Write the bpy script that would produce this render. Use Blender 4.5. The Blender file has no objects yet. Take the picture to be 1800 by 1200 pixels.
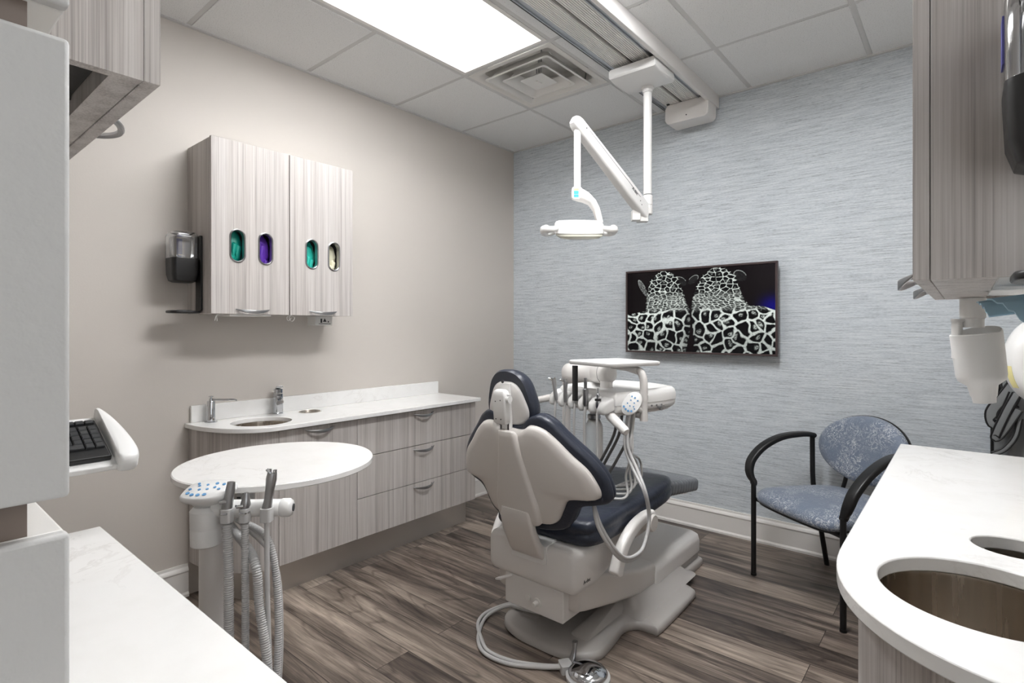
import bpy, bmesh, math, random
import numpy as np
from mathutils import Vector, Matrix, noise
random.seed(7)
SC = bpy.context.scene
COL = SC.collection
PI = math.pi

# ------------------------------------------------------------------ camera
cd = bpy.data.cameras.new('camera')
cam = bpy.data.objects.new('camera', cd); COL.objects.link(cam)
cam.location = (0, 0, 1.26)
cam.rotation_euler = (PI/2, 0, math.radians(39.95))
cd.sensor_width = 36; cd.lens = 955/1800*36; cd.shift_y = -23/1800
cd.clip_start = 0.02
SC.camera = cam
# ------------------------------------------------------------------ world, exposure
w = bpy.data.worlds.new('world'); SC.world = w; w.use_nodes = True
w.node_tree.nodes['Background'].inputs[0].default_value = (.93, .97, 1, 1)
w.node_tree.nodes['Background'].inputs[1].default_value = 0.75
SC.view_settings.view_transform = 'Standard'
SC.view_settings.look = 'None'
SC.view_settings.gamma = 1
SC.view_settings.exposure = 1.3
LAMP_MAIN, LAMP_FILL_ROOM, LAMP_FILL_HALL = 8.5, 17.0, 6.0
# fill daylight enters through an added, out-of-view window in the right wall
FILL_WIN = (-.26, .80, .90, 2.25)
LAMP_COL = (.965, .98, 1.0)

XL, YB, ZC, XR, YN = -2.83, 3.40, 2.695, .46, -.32

# ------------------------------------------------------------------ materials
def srgb(r, g, b):
    f = lambda c: (c/255/12.92) if c <= 10 else ((c/255+.055)/1.055)**2.4
    return (f(r), f(g), f(b), 1)
class NT:
    def __init__(s, name):
        s.m = bpy.data.materials.new(name); s.m.use_nodes = True
        s.t = s.m.node_tree; s.n = s.t.nodes; s.b = s.n['Principled BSDF']
    def new(s, typ, **kw):
        n = s.n.new(typ)
        for k, v in kw.items():
            if k.startswith('_'): setattr(n, k[1:], v)
            else: n.inputs[k].default_value = v
        return n
    def link(s, a, b): s.t.links.new(a, b)
    def coords(s, scale=(1, 1, 1), rot=(0, 0, 0), kind='Object'):
        c = s.n.new('ShaderNodeTexCoord'); m = s.n.new('ShaderNodeMapping')
        m.inputs['Scale'].default_value = scale; m.inputs['Rotation'].default_value = rot
        s.link(c.outputs[kind], m.inputs[0]); return m.outputs[0]
    def noise(s, co, scale=1, detail=4, rough=.5, dist=0):
        n = s.n.new('ShaderNodeTexNoise'); n.inputs['Scale'].default_value = scale
        n.inputs['Detail'].default_value = detail; n.inputs['Roughness'].default_value = rough
        n.inputs['Distortion'].default_value = dist
        s.link(co, n.inputs['Vector']); return n.outputs[0]
    def ramp(s, fac, stops, interp='LINEAR'):
        r = s.n.new('ShaderNodeValToRGB'); r.color_ramp.interpolation = interp
        e = r.color_ramp.elements
        while len(e) > 1: e.remove(e[-1])
        e[0].position, e[0].color = stops[0]
        for p, c in stops[1:]:
            q = e.new(p); q.color = c
        s.link(fac, r.inputs[0]); return r.outputs[0]
    def mix(s, fac, a, b, mode='MIX'):
        n = s.n.new('ShaderNodeMix'); n.data_type = 'RGBA'; n.blend_type = mode
        for k, v in ((0, fac), (6, a), (7, b)):
            if isinstance(v, (int, float)): n.inputs[k].default_value = v
            elif isinstance(v, tuple): n.inputs[k].default_value = v
            else: s.link(v, n.inputs[k])
        return n.outputs[2]
    def math(s, op, a, b=0.0):
        n = s.n.new('ShaderNodeMath'); n.operation = op
        for k, v in ((0, a), (1, b)):
            if isinstance(v, (int, float)): n.inputs[k].default_value = v
            else: s.link(v, n.inputs[k])
        return n.outputs[0]
    def bump(s, h, strength=.2, dist=.002):
        n = s.n.new('ShaderNodeBump'); n.inputs['Strength'].default_value = strength
        n.inputs['Distance'].default_value = dist
        s.link(h, n.inputs['Height']); s.link(n.outputs[0], s.b.inputs['Normal'])
    def set(s, **kw):
        for k, v in kw.items():
            k = {'color': 'Base Color', 'rough': 'Roughness', 'metal': 'Metallic', 'spec': 'Specular IOR Level',
                 'trans': 'Transmission Weight', 'coat': 'Coat Weight', 'ior': 'IOR'}.get(k, k)
            if isinstance(v, (int, float, tuple)): s.b.inputs[k].default_value = v
            else: s.link(v, s.b.inputs[k])
        return s.m
def plain(name, col, rough=.5, metal=0, **kw):
    t = NT(name)
    n = t.noise(t.coords(), 60, 2)
    t.set(color=col, metal=metal, **kw)
    mr = t.n.new('ShaderNodeMapRange'); mr.inputs['To Min'].default_value = max(rough-.04, 0); mr.inputs['To Max'].default_value = rough+.04
    t.link(n, mr.inputs[0]); t.link(mr.outputs[0], t.b.inputs['Roughness'])
    return t.m
def paint(name, col, col2, bs=.12, scale=140):
    t = NT(name); co = t.coords()
    c = t.mix(t.noise(co, .8, 2), col, col2)
    t.bump(t.noise(co, scale, 3), bs, .002)
    return t.set(color=c, rough=.6)
def wood(name, stops, dark=1.0):
    t = NT(name)
    fine = t.noise(t.coords((280, 280, 1.8)), 1, 4, .7)
    mid = t.noise(t.coords((34, 34, .5)), 1, 3, .55)
    tint = t.noise(t.coords((9, 9, .25)), 1, 2, .5)
    f = t.math('ADD', t.math('MULTIPLY', fine, .55), t.math('MULTIPLY', mid, .45))
    c = t.ramp(f, stops)
    c = t.mix(t.math('MULTIPLY', tint, .55), c, t.mix(.5, c, srgb(176, 178, 184)))
    t.bump(fine, .35, .0012)
    return t.set(color=c, rough=.5, spec=.35)
def quartz(name):
    t = NT(name); co = t.coords()
    n1 = t.noise(co, 5, 8, .65, 1.3)
    v = t.math('ABSOLUTE', t.math('SUBTRACT', n1, .5))
    f = t.ramp(v, [(0, (1, 1, 1, 1)), (.025, (0, 0, 0, 1))])
    n2 = t.noise(co, 3, 3); m = t.ramp(n2, [(.48, (0, 0, 0, 1)), (.68, (1, 1, 1, 1))])
    fac = t.math('MULTIPLY', t.math('MULTIPLY', f, m), .26)
    cl = t.mix(t.ramp(t.noise(co, 14, 5), [(.45, (0, 0, 0, 1)), (.75, (.35, .35, .35, 1))]), srgb(237, 236, 234), srgb(225, 223, 219))
    return t.set(color=t.mix(fac, cl, srgb(150, 140, 130)), rough=.16, spec=.5)
def brushed(name, col, rough=.28, aniso=(2, 2, 90)):
    t = NT(name)
    n = t.noise(t.coords(aniso), 3, 4)
    mr = t.n.new('ShaderNodeMapRange'); mr.inputs['To Min'].default_value = rough-.08; mr.inputs['To Max'].default_value = rough+.12
    t.link(n, mr.inputs[0]); t.link(mr.outputs[0], t.b.inputs['Roughness'])
    return t.set(color=col, metal=1.0)
def vinyl():
    t = NT('navy_vinyl'); co = t.coords()
    a = t.noise(co, 260, 2); b = t.noise(co, 9, 4, .6, 1.5)
    t.bump(t.math('ADD', t.math('MULTIPLY', a, .12), b), .55, .006)
    return t.set(color=srgb(42, 47, 60), rough=.36, spec=.5)
def fabric():
    t = NT('slate_blue_fabric'); co = t.coords()
    n1 = t.noise(co, 24, 3, .6, 2.6)
    v = t.math('ABSOLUTE', t.math('SUBTRACT', n1, .5))
    f = t.ramp(v, [(0, (1, 1, 1, 1)), (.012, (1, 1, 1, 1)), (.030, (0, 0, 0, 1))])
    m = t.ramp(t.noise(co, 8, 3), [(.42, (.1, .1, .1, 1)), (.58, (1, 1, 1, 1))])
    fac = t.math('MULTIPLY', t.math('MULTIPLY', f, m), .95)
    base = t.mix(t.noise(co, 420, 2), srgb(84, 97, 116), srgb(124, 134, 150))
    t.bump(t.noise(co, 500, 2), .3, .001)
    return t.set(color=t.mix(fac, base, srgb(200, 202, 205)), rough=.55, spec=.5, **{'Sheen Weight': .25})
def grasscloth():
    t = NT('blue_grey_grasscloth')
    a = t.noise(t.coords((9, 9, 300)), 1, 4, .7)
    b = t.noise(t.coords((60, 60, 700)), 1, 3, .6)
    g = t.noise(t.coords((.5, .5, 2.2)), 1, 2)
    f = t.math('ADD', t.math('MULTIPLY', a, .6), t.math('MULTIPLY', b, .4))
    c = t.ramp(f, [(.35, srgb(128, 131, 134)), (.42, srgb(176, 182, 187)), (.50, srgb(203, 209, 214)), (.62, srgb(228, 231, 233))])
    c = t.mix(t.math('MULTIPLY', g, .4), c, t.mix(.5, c, srgb(196, 208, 218)))
    t.bump(f, .55, .003)
    return t.set(color=c, rough=.62, spec=.3)
def tile_mat():
    t = NT('acoustic_tile'); co = t.coords()
    n = t.noise(co, 210, 4, .75)
    c = t.ramp(n, [(.30, srgb(150, 149, 147)), (.40, srgb(228, 228, 227)), (.6, srgb(234, 234, 233))])
    t.bump(n, .5, .003)
    return t.set(color=c, rough=.85, spec=.2)
def floor_mat():
    t = NT('wood_plank_vinyl')
    tc = t.n.new('ShaderNodeTexCoord')
    br = t.n.new('ShaderNodeTexBrick'); br.offset = .37; br.offset_frequency = 2
    for k, v in {'Scale': 1, 'Mortar Size': .0013, 'Brick Width': 1.22, 'Row Height': .152, 'Bias': 0, 'Mortar Smooth': .1}.items(): br.inputs[k].default_value = v
    br.inputs['Color1'].default_value = (0, 0, 0, 1); br.inputs['Color2'].default_value = (1, 1, 1, 1); br.inputs['Mortar'].default_value = (.5, .5, .5, 1)
    t.link(tc.outputs['Object'], br.inputs['Vector'])
    sep = t.n.new('ShaderNodeSeparateColor'); t.link(br.outputs['Color'], sep.inputs[0]); rnd = sep.outputs[0]
    off = t.n.new('ShaderNodeCombineXYZ'); t.link(t.math('MULTIPLY', rnd, 37.0), off.inputs[2]); t.link(t.math('MULTIPLY', rnd, 5.0), off.inputs[0])
    add = t.n.new('ShaderNodeVectorMath'); add.operation = 'ADD'
    t.link(tc.outputs['Object'], add.inputs[0]); t.link(off.outputs[0], add.inputs[1])
    def mp(sc):
        m = t.n.new('ShaderNodeMapping'); m.inputs['Scale'].default_value = sc; t.link(add.outputs[0], m.inputs[0]); return m.outputs[0]
    fine = t.noise(mp((6, 190, 1)), 1, 5, .75)
    streak = t.noise(mp((1.1, 15, 1)), 1, 4, .55, 1.0)
    blot = t.noise(mp((1.6, 6, 1)), 1, 3, .5, .6)
    rings = t.math('FRACT', t.math('MULTIPLY', t.noise(mp((.75, 5, 1)), 1, 2, .4, .3), 15.0))
    ringm = t.ramp(rings, [(0, (1, 1, 1, 1)), (.18, (0, 0, 0, 1)), (.86, (0, 0, 0, 1)), (1, (1, 1, 1, 1))])
    f = t.math('ADD', t.math('MULTIPLY', streak, .48), t.math('ADD', t.math('MULTIPLY', fine, .30), t.math('MULTIPLY', blot, .22)))
    f = t.math('ADD', f, t.math('MULTIPLY', t.math('SUBTRACT', rnd, .5), .11))
    f = t.math('SUBTRACT', f, t.math('MULTIPLY', ringm, .055))
    c = t.ramp(f, [(.35, srgb(54, 46, 42)), (.44, srgb(90, 79, 72)), (.51, srgb(122, 110, 100)), (.58, srgb(154, 140, 128)), (.66, srgb(190, 174, 160))])
    c = t.mix(br.outputs['Fac'], c, srgb(50, 42, 38))
    h = t.math('SUBTRACT', t.math('MULTIPLY', f, .6), br.outputs['Fac'])
    t.bump(h, .35, .002)
    rr = t.ramp(fine, [(.3, (.30, .30, .30, 1)), (.7, (.46, .46, .46, 1))])
    return t.set(color=c, rough=rr, spec=.45)

m_wall = paint('greige_wall_paint', srgb(200, 193, 186), srgb(203, 197, 190))
m_wallw = paint('corridor_wall_paint', srgb(214, 210, 204), srgb(210, 206, 200))
m_grass = grasscloth()
m_tile = tile_mat()
m_tbar = plain('ceiling_grid_metal', srgb(205, 204, 202), .5)
m_floor = floor_mat()
m_trim = plain('white_trim_paint', srgb(226, 223, 219), .35)
WS = [(.33, srgb(136, 126, 119)), (.42, srgb(170, 162, 156)), (.50, srgb(192, 185, 179)), (.62, srgb(210, 204, 199))]
m_wood = wood('grey_woodgrain_laminate', WS)
m_carc = plain('cabinet_interior', srgb(150, 144, 138), .6)
m_dark = plain('dark_board', srgb(44, 42, 40), .6)
m_quartz = quartz('white_veined_quartz')
m_steel = brushed('brushed_steel', srgb(186, 178, 168), .26)
m_sink = brushed('brushed_sink_steel', srgb(178, 168, 156), .24, (22, 22, .3))
m_nickel = brushed('satin_nickel', srgb(168, 168, 169), .3)
m_toe = brushed('brushed_metal_toe_kick', srgb(212, 209, 205), .42, (90, 2, 2))
m_chrome = plain('chrome', srgb(205, 207, 210), .07, 1)
m_alu = brushed('anodised_aluminium', srgb(196, 198, 201), .34)
m_white = plain('white_plastic', srgb(228, 227, 225), .3)
m_white2 = plain('warm_white_plastic', srgb(222, 219, 216), .32)
m_shell = plain('light_taupe_plastic', srgb(212, 207, 202), .32)
m_base = plain('grey_painted_casting', srgb(176, 172, 168), .34)
m_hose = plain('grey_silicone_hose', srgb(194, 193, 192), .42)
m_hoselt = plain('light_grey_hose', srgb(198, 197, 195), .4)
m_black = plain('black_plastic', srgb(22, 22, 23), .38)
m_blackm = plain('black_powder_coat', srgb(20, 20, 21), .42)
m_charc = plain('charcoal_keys', srgb(48, 49, 51), .42)
m_vinyl = vinyl()
m_fab = fabric()
m_gtex = paint('textured_grey_enamel', srgb(196, 195, 193), srgb(202, 201, 199), .9, 60)
m_wen = plain('white_enamel', srgb(226, 224, 220), .35)
m_brown = plain('brown_grey_liner', srgb(122, 108, 98), .45)
m_blue = plain('button_blue', srgb(96, 150, 196), .4)
m_yel = plain('pale_yellow_label', srgb(232, 222, 160), .5)
m_teal = plain('teal_nitrile', srgb(20, 158, 140), .45)
m_teal2 = plain('turquoise_nitrile', srgb(40, 190, 172), .45)
m_purple = plain('purple_nitrile', srgb(98, 52, 172), .45)
m_cream = plain('cream_latex', srgb(226, 222, 196), .5)
m_mask = plain('pale_blue_paper', srgb(178, 212, 230), .7)
m_bezel = plain('dark_brown_bezel', srgb(72, 58, 58), .35)
m_apron = plain('grey_apron_cloth', srgb(128, 130, 131), .7)
m_paper = plain('white_paper', srgb(232, 231, 228), .7)
m_ink = plain('dark_ink', srgb(60, 60, 62), .6)
def clear(name, col, rough=.05, ior=1.45):
    t = NT(name); return t.set(color=col, rough=rough, trans=1.0, ior=ior)
m_clear = clear('clear_plastic', (.95, .96, .97, 1), .04)
m_frost = clear('frosted_bottle_plastic', (.86, .86, .85, 1), .35)
def emit(name, col, s, base=(.9, .9, .9, 1)):
    t = NT(name)
    return t.set(color=base, **{'Emission Color': col, 'Emission Strength': s})
m_refl = plain('white_reflector', srgb(222, 219, 214), .45)

# ------------------------------------------------------------------ mesh helpers
def smoothpath(pts, n=8, closed=False):
    P = [Vector(p) for p in pts]; out = []; N = len(P)
    rng = N if closed else N-1
    for i in range(rng):
        p0 = P[(i-1) % N] if closed or i > 0 else P[0]*2-P[1]
        p1, p2 = P[i], P[(i+1) % N]
        p3 = P[(i+2) % N] if closed or i+2 < N else P[-1]*2-P[-2]
        for k in range(n):
            t = k/n
            out.append(.5*((2*p1)+(-p0+p2)*t+(2*p0-5*p1+4*p2-p3)*t*t+(-p0+3*p1-3*p2+p3)*t**3))
    if not closed: out.append(P[-1])
    return out
class MB:
    def __init__(s): s.v = []; s.f = []; s.mi = []; s.T = None; s.m = 0
    def add(s, vs, fs):
        b = len(s.v)
        for v in vs:
            v = Vector(v); s.v.append(s.T @ v if s.T else v)
        for f in fs: s.f.append([b+i for i in f]); s.mi.append(s.m)
        return s
    def box(s, x0, x1, y0, y1, z0, z1):
        return s.add([(x0,y0,z0),(x1,y0,z0),(x1,y1,z0),(x0,y1,z0),(x0,y0,z1),(x1,y0,z1),(x1,y1,z1),(x0,y1,z1)],
                     [(0,3,2,1),(4,5,6,7),(0,1,5,4),(1,2,6,5),(2,3,7,6),(3,0,4,7)])
    def loft(s, rings, c0=True, c1=True, closed=False):
        n = len(rings[0]); vs = [p for r in rings for p in r]; fs = []
        R = len(rings)
        for i in range(R if closed else R-1):
            a, b = i*n, ((i+1) % R)*n
            for k in range(n): fs.append((a+k, a+(k+1) % n, b+(k+1) % n, b+k))
        if not closed:
            if c0: fs.append(tuple(range(n))[::-1])
            if c1: fs.append(tuple((R-1)*n+k for k in range(n)))
        return s.add(vs, fs)
    def tube(s, pts, r, n=10, caps=True, sm=0, closed=False):
        P = smoothpath(pts, sm, closed) if sm else [Vector(p) for p in pts]
        N = len(P); rings = []; up = None
        for i, p in enumerate(P):
            if closed: t = P[(i+1) % N]-P[(i-1) % N]
            else: t = P[min(i+1, N-1)]-P[max(i-1, 0)]
            t.normalize()
            if up is None:
                up = Vector((0, 0, 1)) if abs(t.z) < .9 else Vector((1, 0, 0))
            a = (up-t*up.dot(t)).normalized(); up = a; b = t.cross(a)
            rr = r(i/(N-1)) if callable(r) else (r[i] if isinstance(r, (list, tuple)) else r)
            rings.append([p+a*math.cos(2*PI*k/n)*rr+b*math.sin(2*PI*k/n)*rr for k in range(n)])
        return s.loft(rings, caps, caps, closed)
    def cyl(s, p0, p1, r0, r1=None, n=24):
        return s.tube([p0, p1], [r0, r0 if r1 is None else r1], n)
    def lathe(s, prof, c=(0, 0, 0), M=None, n=32, caps=True, sx=1, sy=1):
        M = M or Matrix.Identity(3); c = Vector(c)
        rings = [[c+M @ Vector((r*sx*math.cos(2*PI*k/n), r*sy*math.sin(2*PI*k/n), z)) for k in range(n)] for r, z in prof]
        return s.loft(rings, caps, caps)
    def puff(s, outline, c, prof, mapf):
        """outline closed 2-D ring; prof = [(scale, depth)...]; mapf(a, b, w) -> point"""
        rings = []
        for sc, w in prof:
            rings.append([mapf(c[0]+(p[0]-c[0])*sc, c[1]+(p[1]-c[1])*sc, w) for p in outline])
        return s.loft(rings)
    def slab(s, outline, holes, z0, z1, M=None):
        bm = bmesh.new()
        for loop in [outline]+list(holes):
            vs = [bm.verts.new((p[0], p[1], z0)) for p in loop]
            for i in range(len(vs)): bm.edges.new((vs[i], vs[(i+1) % len(vs)]))
        bmesh.ops.triangle_fill(bm, use_beauty=True, use_dissolve=False, edges=bm.edges[:], normal=(0, 0, 1))
        r = bmesh.ops.extrude_face_region(bm, geom=bm.faces[:])
        for e in r['geom']:
            if isinstance(e, bmesh.types.BMVert): e.co.z = z1
        bmesh.ops.recalc_face_normals(bm, faces=bm.faces[:])
        bm.verts.ensure_lookup_table(); bm.verts.index_update()
        vs = [(M @ v.co if M else v.co.copy()) for v in bm.verts]
        fs = [[v.index for v in f.verts] for f in bm.faces]
        bm.free(); return s.add(vs, fs)
def rrect(c, u, v, hw, hh, r, n=5):
    c, u, v = Vector(c), Vector(u), Vector(v); out = []
    r = min(r, hw*.999, hh*.999)
    for q, (sx, sy) in enumerate(((1, 1), (-1, 1), (-1, -1), (1, -1))):
        for k in range(n+1):
            a = q*PI/2+k/n*PI/2
            out.append(c+u*(sx*(hw-r)+r*math.cos(a))+v*(sy*(hh-r)+r*math.sin(a)))
    return out
def rr2(x0, x1, y0, y1, r, n=6):
    return [(p.x, p.y) for p in rrect(((x0+x1)/2, (y0+y1)/2, 0), (1,0,0), (0,1,0), (x1-x0)/2, (y1-y0)/2, r, n)]
def ell2(cx, cy, a, b, n=48): return [(cx+a*math.cos(2*PI*k/n), cy+b*math.sin(2*PI*k/n)) for k in range(n)]
def rbox(x0, x1, y0, y1, z0, z1, r=.01, e=.006, n=5):
    """box rounded in plan with softened top and bottom edges"""
    m = MB(); c = lambda z: ((x0+x1)/2, (y0+y1)/2, z); hw, hh = (x1-x0)/2, (y1-y0)/2
    rings = []
    for k in range(4):
        a = k/3*PI/2; rings.append(rrect(c(z0+e-e*math.cos(a)), (1,0,0), (0,1,0), hw-e+e*math.sin(a), hh-e+e*math.sin(a), r, n))
    for k in range(4):
        a = PI/2-k/3*PI/2; rings.append(rrect(c(z1-e+e*math.cos(a)), (1,0,0), (0,1,0), hw-e+e*math.sin(a), hh-e+e*math.sin(a), r, n))
    m.loft(rings); return m
def put(name, mb, mats, parent=None, bevel=0, seg=2, smooth=35, sub=0):
    me = bpy.data.meshes.new(name); me.from_pydata([tuple(v) for v in mb.v], [], mb.f)
    if not isinstance(mats, (list, tuple)): mats = [mats]
    for m in mats: me.materials.append(m)
    me.polygons.foreach_set('material_index', mb.mi)
    bm = bmesh.new(); bm.from_mesh(me); bmesh.ops.recalc_face_normals(bm, faces=bm.faces[:])
    if smooth:
        lim = math.radians(smooth)
        for f in bm.faces: f.smooth = True
        for e in bm.edges:
            if len(e.link_faces) == 2 and e.calc_face_angle(0) > lim: e.smooth = False
    bm.to_mesh(me); bm.free()
    o = bpy.data.objects.new(name, me); COL.objects.link(o)
    if parent is not None:
        o.parent = parent
        if parent.parent is None and parent.type == 'EMPTY': o.location = -Vector(parent.location)
    if bevel:
        b = o.modifiers.new('bevel', 'BEVEL'); b.width = bevel; b.segments = seg; b.limit_method = 'ANGLE'; b.angle_limit = math.radians(40)
    if sub:
        q = o.modifiers.new('sub', 'SUBSURF'); q.levels = sub; q.render_levels = sub
    return o
def tag(o, label, cat, group=None):
    o['label'] = label; o['category'] = cat
    if group: o['group'] = group
    return o
def thing(name, label, cat, loc, group=None):
    o = bpy.data.objects.new(name, None); o.empty_display_size = .05; COL.objects.link(o)
    o.location = loc; return tag(o, label, cat, group)
def struct(o): o['kind'] = 'structure'; return o
def plabel(o, s): o['label'] = s; return o
def frame(origin, u, v, wv):
    M = Matrix((u, v, wv)).transposed().to_4x4(); M.translation = origin; return M
# maps local (a, b, depth): YZ plane facing +X
def MYZ(x): return Matrix(((0, 0, 1, x), (1, 0, 0, 0), (0, 1, 0, 0), (0, 0, 0, 1)))
def MXZ(y): return Matrix(((1, 0, 0, 0), (0, 0, -1, y), (0, 1, 0, 0), (0, 0, 0, 1)))   # facing -Y
def text(name, body, size, M, mat, parent, extr=.0004):
    c = bpy.data.curves.new(name, 'FONT'); c.body = body; c.size = size; c.extrude = extr; c.align_x = 'CENTER'; c.align_y = 'CENTER'
    o = bpy.data.objects.new(name, c); COL.objects.link(o)
    bpy.context.view_layer.update()
    me = bpy.data.meshes.new_from_object(o); bpy.data.objects.remove(o); bpy.data.curves.remove(c)
    me.transform(M); me.materials.append(mat)
    o = bpy.data.objects.new(name, me); COL.objects.link(o)
    if parent is not None:
        o.parent = parent
        if parent.parent is None and parent.type == 'EMPTY': o.location = -Vector(parent.location)
    return o

# ================================================================== SETTING
def room():
    struct(put('floor', MB().box(XL-.1, XR+.1, -2.2, YB+.1, -.1, 0), m_floor))
    struct(put('wall_left', MB().box(XL-.1, XL, -2.2, YB+.1, 0, 2.95), m_wall))
    struct(put('wall_back', MB().box(XL, XR, YB, YB+.1, 0, 2.95), m_grass))
    a, b, c, d = FILL_WIN; m = MB(); m.box(XR, XR+.1, -2.2, a, 0, 2.95); m.box(XR, XR+.1, b, YB+.1, 0, 2.95); m.box(XR, XR+.1, a, b, 0, c); m.box(XR, XR+.1, a, b, d, 2.95)
    struct(put('wall_right', m, m_wall))
    m = MB(); f = .035
    m.box(XR-.006, XR+.1, a, a+f, c, d); m.box(XR-.006, XR+.1, b-f, b, c, d); m.box(XR-.006, XR+.1, a+f, b-f, c, c+f); m.box(XR-.006, XR+.1, a+f, b-f, d-f, d); m.box(XR+.04, XR+.07, (a+b)/2-.015, (a+b)/2+.015, c+f, d-f)
    struct(put('added_window_1', m, m_trim))  # added window opening, brings fill light onto faces turned to the right
    struct(put('wall_near', MB().box(XL, -.30, YN-.1, YN, 0, 2.95), m_wall))
    struct(put('wall_corridor', MB().box(XL, XR, -2.2, -2.1, 0, 2.95), m_wallw))
    # suspended ceiling : grid of tiles
    xs = [XL, -2.19, -1.59, -.99, -.39, .21, XR]
    ys = [-2.1, -1.435, -.83, -.225, .38, .985, 1.59, 2.195, 2.80, YB]
    skip = {(1, 7), (1, 6), (1, 5), (3, 5), (3, 6), (3, 1), (3, 2)}
    m = MB()
    for i in range(len(xs)-1):
        for j in range(len(ys)-1):
            if (i, j) in skip: continue
            g = .0115
            m.box(xs[i]+g, xs[i+1]-g, ys[j]+g, ys[j+1]-g, ZC-.004, ZC+.02)
    struct(put('ceiling', m, m_tile, bevel=.002, seg=1))
    m = MB()
    m.box(XL, XR, -2.1, YB, ZC+.24, ZC+.26)
    struct(put('ceiling', m, m_tile))
    m = MB(); h = .011
    for x in xs[1:-1]: m.box(x-h, x+h, -2.1, YB, ZC-.001, ZC+.03)
    for j, y in enumerate(ys[1:-1], 1):
        for i in range(len(xs)-1):
            if (i, j) in skip and (i, j-1) in skip and not (i == 1 and j == 7): continue
            m.box(xs[i]+h, xs[i+1]-h, y-h, y+h, ZC-.001, ZC+.03)
    struct(put('trim_1', m, m_tbar))
    m = MB()
    m.box(XL, XL+.018, -2.1, YB, ZC-.010, ZC+.01); m.box(XL, XR, YB-.018, YB, ZC-.010, ZC+.01); m.box(XR-.018, XR, -2.1, YB, ZC-.010, ZC+.01)
    struct(put('trim_2', m, m_tbar))
    # baseboards: moulded profile (distance from wall, height)
    prof = [(0, 0), (.022, 0), (.022, .012), (.016, .022), (.015, .112), (.019, .120), (.017, .128), (.009, .138), (.007, .15), (0, .15)]
    def bb(name, a, b, nrm):
        a, b, nrm = Vector(a), Vector(b), Vector(nrm)
        struct(put(name, MB().loft([[p+nrm*d+Vector((0, 0, z)) for d, z in prof] for p in (a, b)]), m_trim, smooth=25))
    bb('baseboard_left', (XL, YN, 0), (XL, .985, 0), (1, 0, 0))
    bb('baseboard_left', (XL, 2.535, 0), (XL, YB, 0), (1, 0, 0))
    bb('baseboard_back', (XL, YB, 0), (XR, YB, 0), (0, -1, 0))
room()

# ================================================================== CEILING FIXTURES
def troffer(x0, y0, s, label, name='ceiling_light'):
    x1, y1 = x0+.60, y0+1.21
    t = thing(name, label, 'light', ((x0+x1)/2, (y0+y1)/2, ZC))
    m = MB()
    for a, b, c, d in ((x0+.012, x0+.035, y0+.012, y1-.012), (x1-.035, x1-.012, y0+.012, y1-.012), (x0+.035, x1-.035, y0+.012, y0+.03), (x0+.035, x1-.035, y1-.03, y1-.012)):
        m.box(a, b, c, d, ZC-.003, ZC+.012)
    put('frame', m, m_wen, t)
    xc = (x0+x1)/2; hw = .265
    # two curved reflector wings and end walls
    m = MB(); ya, yb = y0+.03, y1-.03
    for sgn in (-1, 1):
        P = [(hw, .0), (.262, .03), (.245, .055), (.21, .08), (.16, .095), (.115, .10), (.06, .10)]
        o = [(a, z+.008) for a, z in P][::-1]
        m.loft([[Vector((xc+sgn*a, y, ZC+z)) for a, z in P+o] for y in (ya, yb)])
    put('reflector', m, m_refl, t, smooth=50)
    for y, d in ((ya, 1), (yb, -1)):
        m = MB(); rings = []
        for k in range(7):
            q = k/6; yy = y+d*(.075*(1-math.cos(q*PI/2))); zz = ZC+.098*math.sin(q*PI/2)
            rings.append([(xc-hw, yy, zz), (xc+hw, yy, zz), (xc+hw, yy-d*.006, zz+.004), (xc-hw, yy-d*.006, zz+.004)])
        m.loft(rings)
        put('end_cap', m, m_refl, t, smooth=50)
    # rounded central lens
    m = MB(); r = .118; rings = []
    for yy, sc in ((ya+.035, .55), (ya+.042, .8), (ya+.056, .95), (ya+.075, 1), (yb-.075, 1), (yb-.056, .95), (yb-.042, .8), (yb-.035, .55)):
        ring = []
        for k in range(17):
            a = PI+k/16*PI
            ring.append(Vector((xc+r*sc*math.cos(a), yy, ZC+.088+r*.85*sc*math.sin(a))))
        rings.append(ring)
    m.loft(rings)
    put('lens', m, emit('lamp_lens_%s' % name, LAMP_COL+(1,), s), t, smooth=60)
    return t
troffer(-2.19, .985, LAMP_MAIN, 'recessed fluorescent ceiling light with rounded glowing lens over the left cabinets')
troffer(-.99, .985, LAMP_FILL_ROOM, 'added out-of-view recessed ceiling light brightening the camera side of the room')  # added lamp above the view, carries most of the room's brightness
troffer(-.99, -1.435, LAMP_FILL_HALL, 'added out-of-view recessed ceiling light giving fill from the corridor')  # added corridor lamp, weak fill for faces turned to the camera

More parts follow.
